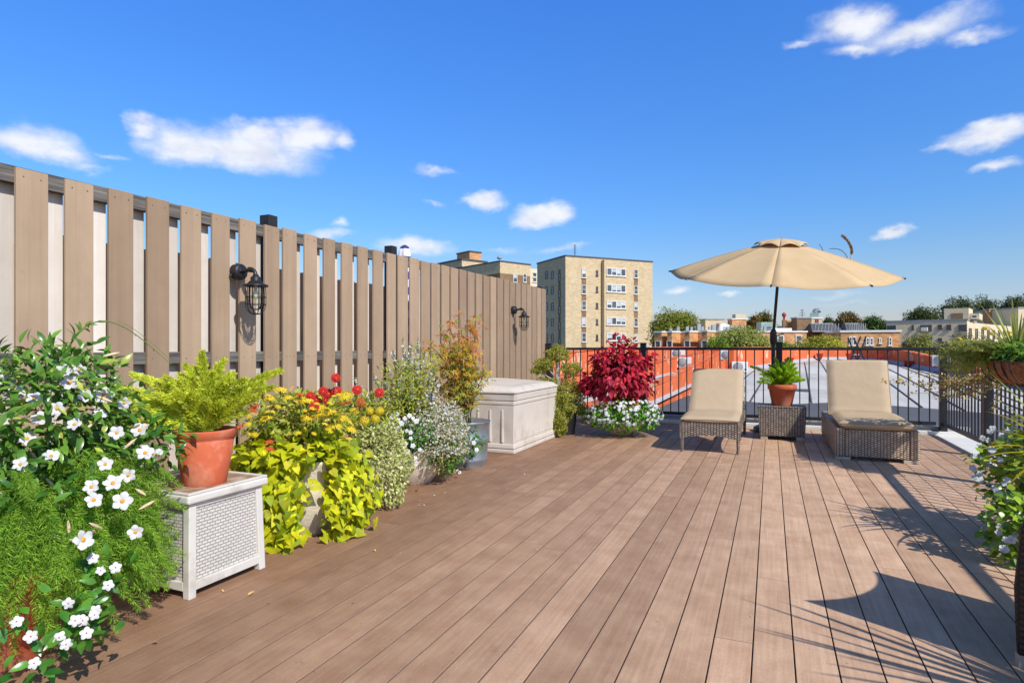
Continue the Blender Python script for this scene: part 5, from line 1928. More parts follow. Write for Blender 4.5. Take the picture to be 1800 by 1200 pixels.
for a, b in zip(range(cols - 1), range(1, cols)):
    q0, q1 = at(base[a][0], topy[a], base[a][2]), at(base[b][0], topy[b], base[b][2])
    d = (q1 - q0); nn = Vector((-d.y, d.x, 0)).normalized()
    mb.hexa([q0 - nn * .05 + Vector((0, 0, .004)), q1 - nn * .05 + Vector((0, 0, .004)), q1 + nn * .36 + Vector((0, 0, .004)), q0 + nn * .36 + Vector((0, 0, .004))], [q0 - nn * .05 + Vector((0, 0, .05)), q1 - nn * .05 + Vector((0, 0, .05)), q1 + nn * .36 + Vector((0, 0, .05)), q0 + nn * .36 + Vector((0, 0, .05))])
mb.build('coping', M['orange_wall'], t)
mb = MB()      # cant strip along the wall foot
for a, b in zip(range(cols - 1), range(1, cols)):
    p0, p1 = farpts[a] + Vector((0, 0, .02)), farpts[b] + Vector((0, 0, .02))
    d = (p1 - p0); nn = Vector((-d.y, d.x, 0)).normalized()
    mb.add([p0 - nn * .3, p1 - nn * .3, p1 - nn * .004 + Vector((0, 0, .22)), p0 - nn * .004 + Vector((0, 0, .22))], [(0, 1, 2, 3)])
mb.build('cant_strip', M['coping'], t)
mb = MB()
mb.box(XA, 14, 9.9, 62, -13, -1.4)
mb.build('wall', M['red_brick'], t)
for px, py, w in ((1404, 693, .45), (1625, 683, .5), (1730, 698, .5)):      # roof hatches / drains lying on the sheet
    d = (EYE + .68) * FOC / (py - HOR)
    p = at(px, py, d)
    o = MB().hexa([p + Vector((-w, -.3, -.05)), p + Vector((w, -.3, -.05)), p + Vector((w, .3, -.05)), p + Vector((-w, .3, -.05))], [p + Vector((-w * .9, -.25, .16)), p + Vector((w * .9, -.25, .16)), p + Vector((w * .9, .25, .2)), p + Vector((-w * .9, .25, .2))]).build('roof_vent', M['dark_metal'])
    tag(o, 'flat dark vent on the silver roof ' + {1404: 'right of the table fern', 1625: 'beside the corner post', 1730: 'below the coir planter'}[px], 'vent', 'vents on the silver roof')


def party_wall(name, label, X, ys, zb, zt, strip_x, zs, mat='orange_wall'):
    """Painted party wall running away from the deck with the roof strip behind it."""
    t = thing(name, label, 'wall', (X, ys[0], zb))
    mb = MB()
    for k in range(len(ys) - 1):
        a, b = ys[k], ys[k + 1]
        mb.hexa([(X - .3, a, zb - 1.5), (X, a, zb - 1.5), (X, b, zb - 1.5), (X - .3, b, zb - 1.5)], [(X - .3, a, zt[k]), (X, a, zt[k]), (X, b, zt[k + 1]), (X - .3, b, zt[k + 1])])
    mb.build('wall_face', M[mat], t)
    mb = MB()
    for k in range(len(ys) - 1):
        a, b = ys[k], ys[k + 1]
        mb.hexa([(X - .34, a, zt[k] + .003), (X + .04, a, zt[k] + .003), (X + .04, b, zt[k + 1] + .003), (X - .34, b, zt[k + 1] + .003)], [(X - .34, a, zt[k] + .045), (X + .04, a, zt[k] + .045), (X + .04, b, zt[k + 1] + .045), (X - .34, b, zt[k + 1] + .045)])
    mb.build('coping', M[mat], t)
    mb = MB()
    mb.box(strip_x, X - .3, ys[0], ys[-1], zs - .3, zs)
    mb.build('roof_strip', M['silver_roof'], t)
    mb = MB()
    mb.add([(X + .18, ys[0], zb + .02), (X + .003, ys[0], zb + .10), (X + .003, ys[-1], zb + .10), (X + .18, ys[-1], zb + .02)], [(0, 3, 2, 1)])
    mb.build('cant_strip', M['coping'], t)


party_wall('party_wall', 'lowest orange painted party wall beside the dark roof strip', XA, (9.95, 16, 24, 34, 58), -.76, (-.22, -.21, -.15, .20, .95), -5.05, -.30)
party_wall('party_wall', 'middle orange painted party wall with peeling patches and an outdoor unit', -5.05, (9.95, 18, 28, 38, 59), -.28, (.34, .38, .42, .60, .95), -6.45, .14)
party_wall('party_wall', 'rearmost orange painted party wall below the tan apartment block', -6.45, (9.95, 16, 21, 25, 40, 60), .16, (.45, .70, 1.0, 1.1, 1.18, 1.24), -12, .35)

t = thing('party_wall', 'far orange end wall closing the stepped roofs below the row houses', 'wall', (-5, 60, 0))
MB().box(-12, 3, 60.1, 60.4, -2, 1.16).build('wall_face', M['orange_wall'], t)
MB().box(-12, 3, 60.05, 60.45, 1.163, 1.22).build('coping', M['orange_wall'], t)

# outdoor condenser units
ac = thing('condenser_unit', 'white condenser on the lowest wall roof strip', 'air conditioner', (0, 0, 0), group='white outdoor condenser units on the roofs')
MB().box(-.42, .42, -.16, .16, .08, .68).build('casing', M['ac_white'], ac, bevel=.02, local=True)
gr = MB()
for k in range(5):
    r = .06 + .05 * k
    gr.tube([(-.1 + r * math.cos(2 * PI * j / 20), -.170, .38 + r * math.sin(2 * PI * j / 20)) for j in range(21)], .009, 4, cap=False)
gr.lathe((0, 0, 0), [(.26, 0), (.26, .006), (0, .007)], 24, M=Matrix.Translation((-.1, -.161, .38)) @ Matrix.Rotation(PI / 2, 4, 'X'))
gr.build('fan_grille', M['ac_grille'], ac, local=True)
MB().box(.2, .36, -.163, -.161, .2, .3).build('label_plate', M['ac_grille'], ac, local=True)
for xx in (-.3, .3):
    MB().box(xx - .03, xx + .03, -.2, .2, 0, .079).build('foot', M['dark_metal'], ac, local=True)
acs = [(1202, 648, 36, 'white condenser on the middle orange wall, lower of the pair left of the lounger'), (1192, 631, 40, 'white condenser on the rear orange wall, upper of the pair left of the lounger'),
       (1278, 634, 40, 'white condenser on the orange wall above the left lounger backrest'), (1300, 657, 34, 'white condenser half hidden behind the left lounger backrest'),
       (1035, 634, 46, 'small white condenser on the orange wall left of the red coleus'), (1655, 646, 33.5, 'white condenser on the right orange wall beside the corner post'), (1136, 622, 52, 'white condenser just right of the railing post behind the red coleus')]
for i, (px, py, d, lab) in enumerate(acs):
    o = ac if i == 0 else copy_tree(ac)
    p = at(px, py, d)
    o.location = p
    o.rotation_euler = (0, 0, YAW * .4 if i < 5 else -.25)
    o['label'] = lab
# a low stand under each unit reaching down to the roof or wall
for i, (px, py, d, lab) in enumerate(acs):
    p = at(px, py, d)

# red scuppers on the far parapet
for px, py, d, lab in ((1389, 634, 44.0, 'red scupper box on the orange parapet right of the table fern'), (1441, 626, 48.8, 'red scupper box on the orange parapet left of the right lounger'), (1493, 626, 49.0, 'red scupper box on the orange parapet left of the step ladder'), (1545, 627, 46.5, 'red scupper box on the orange parapet right of the step ladder'), (1596, 640, 41.3, 'red scupper box on the lower right orange parapet')):
    p = at(px, py, d)
    t = thing('scupper', lab, 'scupper', p, group='red scupper boxes on the orange parapet')
    MB().hexa([p + Vector((-.13, -.12, -.22)), p + Vector((.13, -.12, -.22)), p + Vector((.13, .3, -.22)), p + Vector((-.13, .3, -.22))], [p + Vector((-.25, -.22, .22)), p + Vector((.25, -.22, .22)), p + Vector((.25, .3, .22)), p + Vector((-.25, .3, .22))]).build('hopper', M['red_box'], t)
    MB().tube([p + Vector((0, .05, -.22)), p + Vector((0, .05, -.75))], .08, 8).build('downpipe', M['red_box'], t)

# step ladder standing on the silver roof
L0 = at(1508, 655, 40)
t = thing('step_ladder', 'black folding step ladder standing open on the silver roof', 'ladder', L0)
mb = MB()
zt = 2.35
for s in (-.28, .28):
    mb.tube([L0 + rdir * (s - .55), L0 + rdir * (s * .6 + .35) + Vector((0, 0, zt))], .05, 6)
mb.build('side_rail', M['black'], t)
mb = MB()
for s in (-.3, .3):
    mb.tube([L0 + rdir * (s + .85) + fdir * .5, L0 + rdir * (s * .6 - .30) + fdir * .3 + Vector((0, 0, zt * .97))], .05, 6)
mb.build('rear_rail', M['black'], t)
mb = MB()
for k in range(1, 6):
    f_ = k / 6
    c = L0 + rdir * (-.55 + .9 * f_) + Vector((0, 0, zt * f_))
    mb.tube([c - rdir * .26, c + rdir * .26], .035, 6)
mb.build('step', M['grey_metal'], t)

# ------------------------------------------------------------------ buildings farther off
class Facade:
    """Local frame of a building: u along the front, v into the depth, z up."""

    def __init__(s, name, label, pl, dl, pr, dr, depth, ztop, zbot, cat='building'):
        a, b = Vector(at(pl, HOR, dl)), Vector(at(pr, HOR, dr))
        a.z = b.z = 0
        s.a = a
        d = b - a
        s.w = d.length
        s.u = d.normalized()
        s.v = Vector((-s.u.y, s.u.x, 0))
        s.ztop, s.depth, s.zbot = ztop, depth, zbot
        s.ang = math.atan2(s.u.y, s.u.x)
        s.t = thing(name, label, cat, (a.x, a.y, zbot), s.ang)

    def uz(s, px, py):
        """Where the sight line of a photo point meets the front plane."""
        dirv = at(px, py, 1.0) - EYEP
        k = (s.a - EYEP).dot(s.v) / dirv.dot(s.v)
        p = EYEP + dirv * k
        return (p - s.a).dot(s.u), p.z - s.zbot

    def vz(s, px, py):
        """... meets the left side plane (u = 0)."""
        dirv = at(px, py, 1.0) - EYEP
        k = (s.a - EYEP).dot(s.u) / dirv.dot(s.u)
        p = EYEP + dirv * k
        return (p - s.a).dot(s.v), p.z - s.zbot

    def box(s, name, u0, u1, v0, v1, z0, z1, mat, parent=None, **k):
        return MB().box(u0, u1, v0, v1, z0, z1).build(name, M[mat], parent or s.t, local=True, **k)

    def window(s, u0, u1, z0, z1, frame='white_trim', panes=1, blind=None, v=0.0, fw=.09, rows=1, out=.10):
        mb = MB()
        mb.box(u0, u1, v - out, v - .003, z0, z0 + fw); mb.box(u0, u1, v - out, v - .003, z1 - fw, z1)
        for k in range(panes + 1):
            x = u0 + (u1 - u0 - fw) * k / panes
            mb.box(x, x + fw, v - out + .003, v - .004, z0 + fw, z1 - fw)
        for k in range(1, rows):
            z = z0 + (z1 - z0) * k / rows
            mb.box(u0 + fw, u1 - fw, v - out + .006, v - .005, z - fw * .4, z + fw * .4)
        mb.box(u0 - .10, u1 + .10, v - out - .10, v - .003, z0 - .10, z0 - .003)
        w = mb.build('window', M[frame], s.t, local=True)
        mb = MB()
        for k in range(panes):
            x = u0 + (u1 - u0 - fw) * k / panes + fw
            x1 = u0 + (u1 - u0 - fw) * (k + 1) / panes
            bl = (blind is not None and (k + int(z0 * 7)) % 3 != blind)
            if bl:
                zm = z0 + (z1 - z0) * random.uniform(.2, .6)
                mb.box(x, x1, v - .03, v - .008, zm, z1 - fw, 1); mb.box(x, x1, v - .03, v - .008, z0 + fw, zm - .001, 0)
            else: mb.box(x, x1, v - .03, v - .008, z0 + fw, z1 - fw, 0)
        mb.build('pane', [M['glass'], M['glass_blind']], w, local=True)
        return w

    def side_window(s, v0, v1, z0, z1, frame='dark_metal'):
        fw = .1
        mb = MB()
        for a in ((v0, v0 + fw, z0, z1), (v1 - fw, v1, z0, z1), (v0 + fw, v1 - fw, z0, z0 + fw), (v0 + fw, v1 - fw, z1 - fw, z1), (v0 + fw, v1 - fw, (z0 + z1) / 2 - .04, (z0 + z1) / 2 + .04)):
            mb.box(-.08, -.004, *a)
        w = mb.build('window', M[frame], s.t, local=True)
        MB().box(-.03, -.006, v0 + fw, v1 - fw, z0 + fw, z1 - fw).build('pane', [M['glass']], w, local=True)


GZ = -13.0
# tan apartment block
ft = Facade('apartment_block', 'tan brick apartment block with bay windows rising right of the fence', 994, 112, 1147, 120, 11.5, 17.9, GZ)
H_ = ft.ztop - GZ
ft.box('wall', 0, ft.w, 0, ft.depth, 0, H_, 'tan_brick')
ft.box('coping', -.1, ft.w + .1, -.1, ft.depth + .1, H_ + .003, H_ + .25, 'dark_metal')
ft.box('roof_deck', .2, ft.w - .2, .2, ft.depth - .2, H_ + .252, H_ + .27, 'flat_roof')
u0, _ = ft.uz(1057.5, 500); u1, _ = ft.uz(1096, 500)
ft.box('bay', u0, u1, -.9, -.003, 6, H_ - .25, 'tan_brick')
rows_ = [480, 508.5, 537, 565.5, 593]
for r_ in rows_:
    for pl, pr, hh in ((1022.5, 1030, 8), (1114.5, 1121, 8.5)):
        a, z = ft.uz(pl, r_); b, _ = ft.uz(pr, r_)
        _, zl = ft.uz(pl, r_ + hh); _, zh = ft.uz(pl, r_ - hh + (2 if pl > 1100 else 0))
        ft.window(a, b, zl, zh, rows=2, frame='white_trim', blind=random.choice((0, 1, None)), fw=.08)
    a, z = ft.uz(1047.5, r_); b, _ = ft.uz(1051, r_)
    _, zl = ft.uz(1047.5, r_ + 4.5); _, zh = ft.uz(1047.5, r_ - 5)
    ft.window(a, b, zl, zh, frame='dark_metal', fw=.06)
    a, z = ft.uz(1061.5, r_ - 1); b, _ = ft.uz(1095, r_)
    _, zl = ft.uz(1078, r_ + 6); _, zh = ft.uz(1078, r_ - 7.5)
    ft.window(a, b, zl, zh, panes=4, blind=1, v=-.905, fw=.14)
for pl, pr, ya, yb in ((1022.5, 1030, 472, 640), (1114.5, 1121, 478, 640)):
    a, z1 = ft.uz(pl, ya); b, _ = ft.uz(pr, ya)
    ft.box('spandrel_strip', a - .05, b + .05, -.002, .05, 8, z1, 'dark_brick')
for r_ in (484, 511, 539, 566.5, 594, 620):
    for pl, pr in ((959, 963), (969, 973)):
        v1, z = ft.vz(pl, r_); v0, _ = ft.vz(pr, r_)
        _, za = ft.vz(pl, r_ + 7); _, zb = ft.vz(pl, r_ - 7)
        if 0 < v0 and v1 < ft.depth: ft.side_window(v0, v1, za, zb)
v1, _ = ft.vz(981.5, 500); v0, _ = ft.vz(985.5, 500)
MB().box(-.003, .05, v0, v1, 6, H_ - 2.2).build('spandrel_strip', M['dark_brick'], ft.t, local=True)
for k in range(5):
    ft.side_window(v0 + .05, v1 - .05, H_ - 4.4 - k * 3, H_ - 2.9 - k * 3)
a, z = ft.uz(1025, 452)
ante = MB()
ante.tube([(a, 3, H_ + .2), (a, 3, H_ + 2.9)], .09, 6)
for k in range(5): ante.tube([(a - .35, 3, H_ + 1.2 + .35 * k), (a + .35, 3, H_ + 1.2 + .35 * k)], .03, 5)
ante.build('antenna', M['dark_metal'], ft.t, local=True)

# its neighbour behind with the glazed stair
fs_ = Facade('apartment_block', 'second tan brick block with glazed stair bay seen over the fence', 879, 140, 932, 146, 34, 1.135 + 152 * 140 / FOC, GZ)
H_ = fs_.ztop - GZ
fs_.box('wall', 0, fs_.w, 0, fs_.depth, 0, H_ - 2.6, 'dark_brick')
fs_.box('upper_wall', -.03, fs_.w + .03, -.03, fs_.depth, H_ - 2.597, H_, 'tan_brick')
fs_.box('coping', -.15, fs_.w + .15, -.15, fs_.depth + .1, H_ + .003, H_ + .3, 'dark_metal')
for pl, pr in ((902, 909), (919.5, 925)):
    a, zl = fs_.uz(pl, 496); b, _ = fs_.uz(pr, 496); _, zh = fs_.uz(pl, 480.5)
    fs_.window(a, b, zl, zh, rows=2, blind=0, fw=.12)
u0, _ = fs_.uz(929, 500); u1, _ = fs_.uz(958, 500)
fs_.box('stair_bay', fs_.w + .03, u1 + 6, .6, 8, 0, H_ - .6, 'beige_wall')
for pl, pr in ((930, 935), (939, 946), (949, 956)):
    a, _ = fs_.uz(pl, 490); b, _ = fs_.uz(pr, 490)
    for ya, yb in ((478, 486), (487, 495), (502, 515), (517, 530)):
        _, zh = fs_.uz(pl, ya); _, zl = fs_.uz(pl, yb)
        fs_.window(a, b, zl, zh, fw=.12, v=.6)
MB().lathe((1.0, 1.5, H_ + .3), [(.06, 0), (.06, .5), (.5, .6), (.55, .9), (.3, 1.2), (0, 1.3)], 16).build('satellite_dish', M['grey_metal'], fs_.t, local=True)
f3 = Facade('apartment_block', 'farthest brick tower top peeking over the fence left of the tan blocks', 812, 190, 855, 196, 14, 1.135 + 155 * 190 / FOC, GZ)
H_ = f3.ztop - GZ
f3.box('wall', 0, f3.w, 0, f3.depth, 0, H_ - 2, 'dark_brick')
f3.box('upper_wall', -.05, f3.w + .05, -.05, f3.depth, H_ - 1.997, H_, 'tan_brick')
f3.box('coping', -.3, f3.w + .3, -.3, f3.depth, H_ + .003, H_ + .5, 'dark_metal')
f3.box('penthouse', f3.w * .38, f3.w * .85, 1, 8, H_ + .503, H_ + 3, 'red_brick')
MB().box(f3.w * .36, f3.w * .87, .8, 8.2, H_ + 3.003, H_ + 3.4).build('penthouse_coping', M['dark_metal'], f3.t, local=True)
for k in range(3): f3.window(.8 + 2.3 * k, 2.2 + 2.3 * k, H_ - 5, H_ - 2.6, fw=.12)

# low brick rowhouses with shadowed courts
fr_ = Facade('row_house', 'low brick row house with deep bays and white coping left of the umbrella pole', 1150, 92, 1285, 84, 16, 1.135 + 28 * 90 / FOC, GZ)
H_ = fr_.ztop - GZ
fr_.box('wall', 0, fr_.w, 2.6, fr_.depth, 0, H_ - .02, 'red_brick')
bays = [(1150, 1163), (1173, 1181), (1204, 1212), (1234, 1243), (1274, 1285)]
for pl, pr in bays:
    a, _ = fr_.uz(pl, 590); b, _ = fr_.uz(pr, 590)
    fr_.box('bay', a, b, -.0, 2.597, 0, H_ - .02, 'red_brick')
    MB().box(a - .1, b + .1, -.12, 2.55, H_ - .017, H_ + .22).build('coping', M['white_trim'], fr_.t, local=True)
    fr_.window((a + b) / 2 - .45, (a + b) / 2 + .45, H_ - 3.3, H_ - 1.2, rows=2, fw=.1)
fr_.box('coping', -.1, fr_.w + .1, 2.56, fr_.depth, H_ - .017, H_ + .20, 'white_trim')
for pl, pr in ((1166, 1169), (1187, 1191), (1194, 1198), (1216, 1219), (1222, 1226), (1249, 1253), (1260, 1264)):
    a, _ = fr_.uz(pl, 590); b, _ = fr_.uz(pr, 590)
    fr_.window(a, b, H_ - 3.4, H_ - 1.2, rows=2, fw=.12, v=2.6)

fb = Facade('row_house', 'brick row house block with white coping behind the umbrella pole', 1322, 82, 1418, 82, 14, 1.135 + 28 * 82 / FOC, GZ)
H_ = fb.ztop - GZ
fb.box('wall', 0, fb.w, 0, fb.depth, 0, H_ - .02, 'red_brick')
fb.box('coping', -.1, fb.w + .1, -.12, fb.depth, H_ - .017, H_ + .22, 'white_trim')
for pl in (1366, 1398):
    a, z = fb.uz(pl, 598)
    fb.window(a, a + .9, z - 1.0, z + .7, rows=2, fw=.12)
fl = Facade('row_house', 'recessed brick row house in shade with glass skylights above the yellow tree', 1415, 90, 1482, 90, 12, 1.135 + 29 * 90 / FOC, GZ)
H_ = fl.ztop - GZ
fl.box('wall', 0, fl.w, 0, fl.depth, 0, H_ - .02, 'dark_brick')  # shade on this recessed wall is put into the darker brick colour
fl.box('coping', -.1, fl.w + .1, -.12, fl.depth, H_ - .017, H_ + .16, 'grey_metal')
fe = Facade('row_house', 'sunlit brick row house with pairs of white arched windows right of the pole', 1478, 78, 1583, 76, 14, 1.135 + 28.5 * 77 / FOC, GZ)
H_ = fe.ztop - GZ
fe.box('wall', 0, fe.w, 0, fe.depth, 0, H_ - .02, 'red_brick')
fe.box('coping', -.12, fe.w + .12, -.14, fe.depth, H_ - .017, H_ + .24, 'white_trim')
for pl, pr, ya, yb in ((1492, 1498, 592, 607), (1499, 1505, 592, 607), (1522, 1528, 594, 606.5), (1529, 1535, 594, 606.5), (1545, 1549.5, 594, 603), (1562, 1567.5, 593, 607)):
    a, zh = fe.uz(pl, ya); b, zl = fe.uz(pr, yb)
    w = fe.window(a, b, zl, zh, rows=2, fw=.09)
    n_ = 8
    cx, r = (a + b) / 2, (b - a) / 2
    arc = [(cx + r * math.cos(PI * k / n_), -.05, zh + r * .5 * math.sin(PI * k / n_)) for k in range(n_ + 1)]
    MB().add(arc, [tuple(range(n_, -1, -1))]).build('arch', M['white_trim'], w, local=True)


def roof_hut(name, label, pl, pr, ytop, ybot, d, mat, cat, cop=None, group=None, depth=None):
    f = Facade(name, label, pl, d, pr, d, depth or (pr - pl) / FOC * d * .9, EYE + (HOR - ytop) / FOC * d, EYE + (HOR - ybot) / FOC * d, cat)
    if group: f.t['group'] = group
    h_ = f.ztop - f.zbot
    f.box('housing', 0, f.w, 0, f.depth, 0, h_, mat)
    if cop: f.box('coping', -.1, f.w + .1, -.1, f.depth + .1, h_ + .003, h_ + .2, cop)
    return f


f = roof_hut('roof_house', 'brick stair house with dark door on the low rowhouse roof', 1240, 1273, 562, 585, 100, 'tan_brick', 'roof house', 'grey_metal')
f.box('door', f.w * .58, f.w * .78, -.08, -.003, 0, 1.5, 'dark_metal')
f = roof_hut('roof_house', 'brick stair house with white coping beside the flat roofed one', 1287, 1312, 561.5, 585, 101, 'red_brick', 'roof house', 'white_trim')
f = roof_hut('roof_house', 'peach coloured top box on the brick stair house', 1293, 1311, 552, 560.5, 106, 'beige_wall', 'roof house')
f = roof_hut('chimney', 'short brick chimney stack with ball cap right of the umbrella pole', 1376.5, 1382, 562, 584, 92, 'dark_brick', 'chimney')
MB().lathe((f.w / 2, f.depth / 2, f.ztop - f.zbot), [(.12, .003), (.16, .5), (.3, .55), (.3, .9), (.1, 1.1), (0, 1.12)], 12).build('cap', M['red_box'], f.t, local=True)
f = roof_hut('roof_house', 'small brick roof house just right of the ball capped chimney', 1384, 1400, 563, 584, 93, 'red_brick', 'roof house')
f = roof_hut('roof_house', 'dark grey plant box on the row house roof left of the skylights', 1401, 1425.5, 559.5, 584, 90.5, 'dark_brick', 'roof house', 'grey_metal')
f = roof_hut('roof_house', 'small tan brick roof house with white coping under the hooded fan', 1426.5, 1445, 560, 584, 92, 'tan_brick', 'roof house', 'white_trim')
f.window(f.w * .35, f.w * .65, .6, 2, frame='red_box', fw=.1)
fan = thing('exhaust_fan', 'grey hooded exhaust duct on the tan roof house', 'duct', at(1431, 559, 92.5))
p = at(1431, 559, 92.5)
MB().hexa([p + Vector((-.6, -.4, 0)), p + Vector((.6, -.4, 0)), p + Vector((.6, .4, 0)), p + Vector((-.6, .4, 0))], [p + Vector((-.5, -.4, .8)), p + Vector((.6, -.4, .8)), p + Vector((.6, .4, .8)), p + Vector((-.5, .4, .8))]).build('housing', M['green_metal'], fan)
MB().tube([p + Vector((.1, 0, .8)), p + Vector((.25, 0, 1.1)), p + Vector((.6, 0, 1.2)), p + Vector((.95, 0, .95))], [.45, .4, .32, .3], 10).build('hood', M['grey_metal'], fan)
f = roof_hut('plant_room', 'pale green sloped roof unit behind the umbrella pole', 1338, 1362, 566, 582, 95, 'green_metal', 'roof unit')
h_ = f.ztop - f.zbot
MB().hexa([(f.w, 0, 0), (f.w + 2.2, 0, 0), (f.w + 2.2, f.depth, 0), (f.w, f.depth, 0)], [(f.w, 0, h_), (f.w + .05, 0, h_), (f.w + .05, f.depth, h_), (f.w, f.depth, h_)]).build('sloped_side', M['green_metal'], f.t, local=True)
roof_hut('roof_unit', 'long white low roof unit right of the umbrella pole', 1360, 1392, 576.5, 583, 86, 'white_trim', 'roof unit')

# many small vents and units along the roofs
v0 = roof_hut('roof_vent', 'small grey rooftop unit along the low brick rowhouse roof', 1190, 1195, 574, 583, 92, 'grey_metal', 'vent', None, 'small rooftop units on the brick rowhouses')
for i, (px, py, sc, mt_) in enumerate(((1206, 582, 1.0, 0), (1214, 582, .8, 0), (1226, 581, 1.3, 0), (1233, 582, .9, 0), (1246, 583, .9, 0), (1252, 582, 1.2, 0), (1278, 582, 1.0, 0), (1284, 582, 1.1, 0), (1292, 582, 1.0, 0), (1303, 582, 1.0, 0), (1343, 583, 1.0, 0), (1350, 583, 1.2, 0), (1178, 583, .8, 0))):
    o = copy_tree(v0.t)
    o.location = at(px, py, 94)
    o.scale = (sc, sc, sc * random.uniform(.8, 1.2))
for px, r in ((1266, .9), (1273, .75)):
    p = at(px, 583, 95)
    t = thing('roof_cowl', 'round white exhaust cowl on the brick rowhouse roof, ' + ('larger' if r > .8 else 'smaller') + ' of the two', 'vent', p)
    mb = MB().tube([p + Vector((0, 0, -.2)), p + Vector((0, 0, .5)), p + rdir * .15 + Vector((0, 0, .9)), p + rdir * .6 + Vector((0, 0, 1.0 * r)), p + rdir * .95 + Vector((0, 0, .6))], [.4 * r, .45 * r, .5 * r, .5 * r, .45 * r], 12)
    mb.build('hood', M['white_trim'], t)
    MB().lathe(p, [(.5 * r, -.3), (.5 * r, .1), (.42 * r, .12)], 12).build('collar', M['grey_metal'], t)
p = at(1410, 583, 93)
t = thing('antenna', 'thin television aerial on the brick row house roof', 'antenna', p)
mb = MB().tube([p, p + Vector((0, 0, 3.4))], .05, 5)
MBx = MB()
for k in range(4): MBx.tube([p - rdir * (.6 - .1 * k) + Vector((0, 0, 2.2 + .35 * k)), p + rdir * (.6 - .1 * k) + Vector((0, 0, 2.2 + .35 * k))], .035, 5)
mb.build('mast', M['dark_metal'], t)
MBx.build('crossbar', M['dark_metal'], t)


def skylight(pl, pr, d, lab):
    f = Facade('skylight', lab, pl, d, pr, d, 3.2, EYE + (HOR - 568) / FOC * d, EYE + (HOR - 583) / FOC * d, 'skylight')
    f.t['group'] = 'sloping glass skylights on the row house roof'
    h_ = f.ztop - f.zbot
    MB().hexa([(0, 0, 0), (f.w, 0, 0), (f.w, 3, 0), (0, 3, 0)], [(.3, 1.2, h_), (f.w - 1.2, 1.2, h_), (f.w - 1.2, 1.6, h_), (.3, 1.6, h_)]).build('glazing', M['dark_metal'], f.t, local=True)
    mb = MB()
    n_ = 8
    for k in range(n_):
        x = .3 + (f.w - 1.0) * k / n_
        mb.tube([(x, -.03, .03), (x + .75 * (1.2 / 1.2), 1.15, h_)], .05, 5)
        mb.tube([(x + .75, -.03, .03), (x + .1, 1.15, h_)], .03, 5)
    mb.tube([(0, -.03, .03), (f.w, -.03, .03)], .06, 5)
    mb.tube([(.3, 1.17, h_), (f.w - 1.2, 1.17, h_)], .06, 5)
    mb.build('frame', M['grey_metal'], f.t, local=True)


skylight(1428, 1487, 88, 'dark glass skylight with white bars beside the plant box, longer of the two')
skylight(1489, 1533, 87, 'dark glass skylight with white bars above the arched windows, shorter of the two')

# beige modern block on the right
fg = Facade('apartment_block', 'long beige flat roofed block with dark windows right of the umbrella', 1558, 112, 1700, 104, 14, 1.135 + 47 * 108 / FOC, GZ)
H_ = fg.ztop - GZ
fg.box('wall', 0, fg.w, 0, fg.depth, 0, H_, 'beige_wall')
fg.box('coping', -.1, fg.w + .1, -.1, fg.depth, H_ + .003, H_ + .3, 'grey_metal')
for pl, pr, ya, yb, pn in ((1559, 1575, 572, 581, 3), (1603, 1606.5, 571, 578.5, 1), (1618, 1638, 571, 580.5, 4), (1649, 1656, 570.5, 578, 1), (1664, 1672, 570.5, 578.5, 1), (1685, 1699.5, 570.5, 580.5, 2), (1603, 1607, 592, 600, 1), (1649, 1656, 594, 602, 1), (1620, 1638, 594, 603, 4)):
    a, zh = fg.uz(pl, ya); b, zl = fg.uz(pr, yb)
    fg.window(a, b, zl, zh, frame='dark_metal', panes=pn, fw=.14, out=.12)
a, z = fg.uz(1620.5, 580)
fg.box('window_unit', a, a + .9, -.8, -.13, z - .2, z + .45, 'white_trim')
u0, _ = fg.uz(1655, 550); u1, _ = fg.uz(1699, 550)
hp = 22.5 * 110 / FOC
fg.box('penthouse', u0, u1, 3, 9, H_ + .303, H_ + hp, 'beige_wall')
fg.box('penthouse', u1 + .003, u1 + 1.4, 3.4, 9, H_ + .303, H_ + hp * .58, 'beige_wall')
fg.box('penthouse_panel', u0 + 1.0, u1 - .8, 2.9, 2.997, H_ + .4, H_ + hp * .62, 'dark_brick')
fg.window(u1 + .35, u1 + 1.15, H_ + .5, H_ + hp * .45, frame='white_trim', fw=.1, v=3.4)
# a side wing running back on the right
fw_ = Facade('apartment_block', 'pale side wing of rows of windows running back behind the coir planter', 1700.5, 103.9, 1790, 128, 10, 1.135 + 46 * 104 / FOC, GZ)
H_ = fw_.ztop - GZ
fw_.box('wall', .05, fw_.w, .05, fw_.depth, 0, H_, 'beige_wall')
for k in range(9):
    for r_ in range(3):
        x = 1.0 + k * (fw_.w - 2) / 9
        fw_.window(x, x + 1.5, H_ - 2.6 - 3 * r_, H_ - 1.0 - 3 * r_, frame='dark_metal', fw=.12, v=.05)
fh = roof_hut('chimney', 'broad brick chimney tower among the far trees behind the spiky planter', 1739, 1756, 544, 600, 135, 'red_brick', 'chimney', 'grey_metal')
fj = Facade('apartment_block', 'beige block edge cut off by the right side of the photo above the planter', 1790, 128, 1840, 128, 12, 1.135 + 70 * 128 / FOC, GZ)
fj.box('wall', 0, fj.w, 0, fj.depth, 0, fj.ztop - GZ, 'beige_wall')
fj.box('coping', -.1, fj.w + .1, -.1, fj.depth, fj.ztop - GZ + .003, fj.ztop - GZ + .3, 'grey_metal')
for k in range(3): fj.window(1 + 1.8 * k, 2.2 + 1.8 * k, fj.ztop - GZ - 3.5, fj.ztop - GZ - 2, frame='dark_metal', fw=.12)


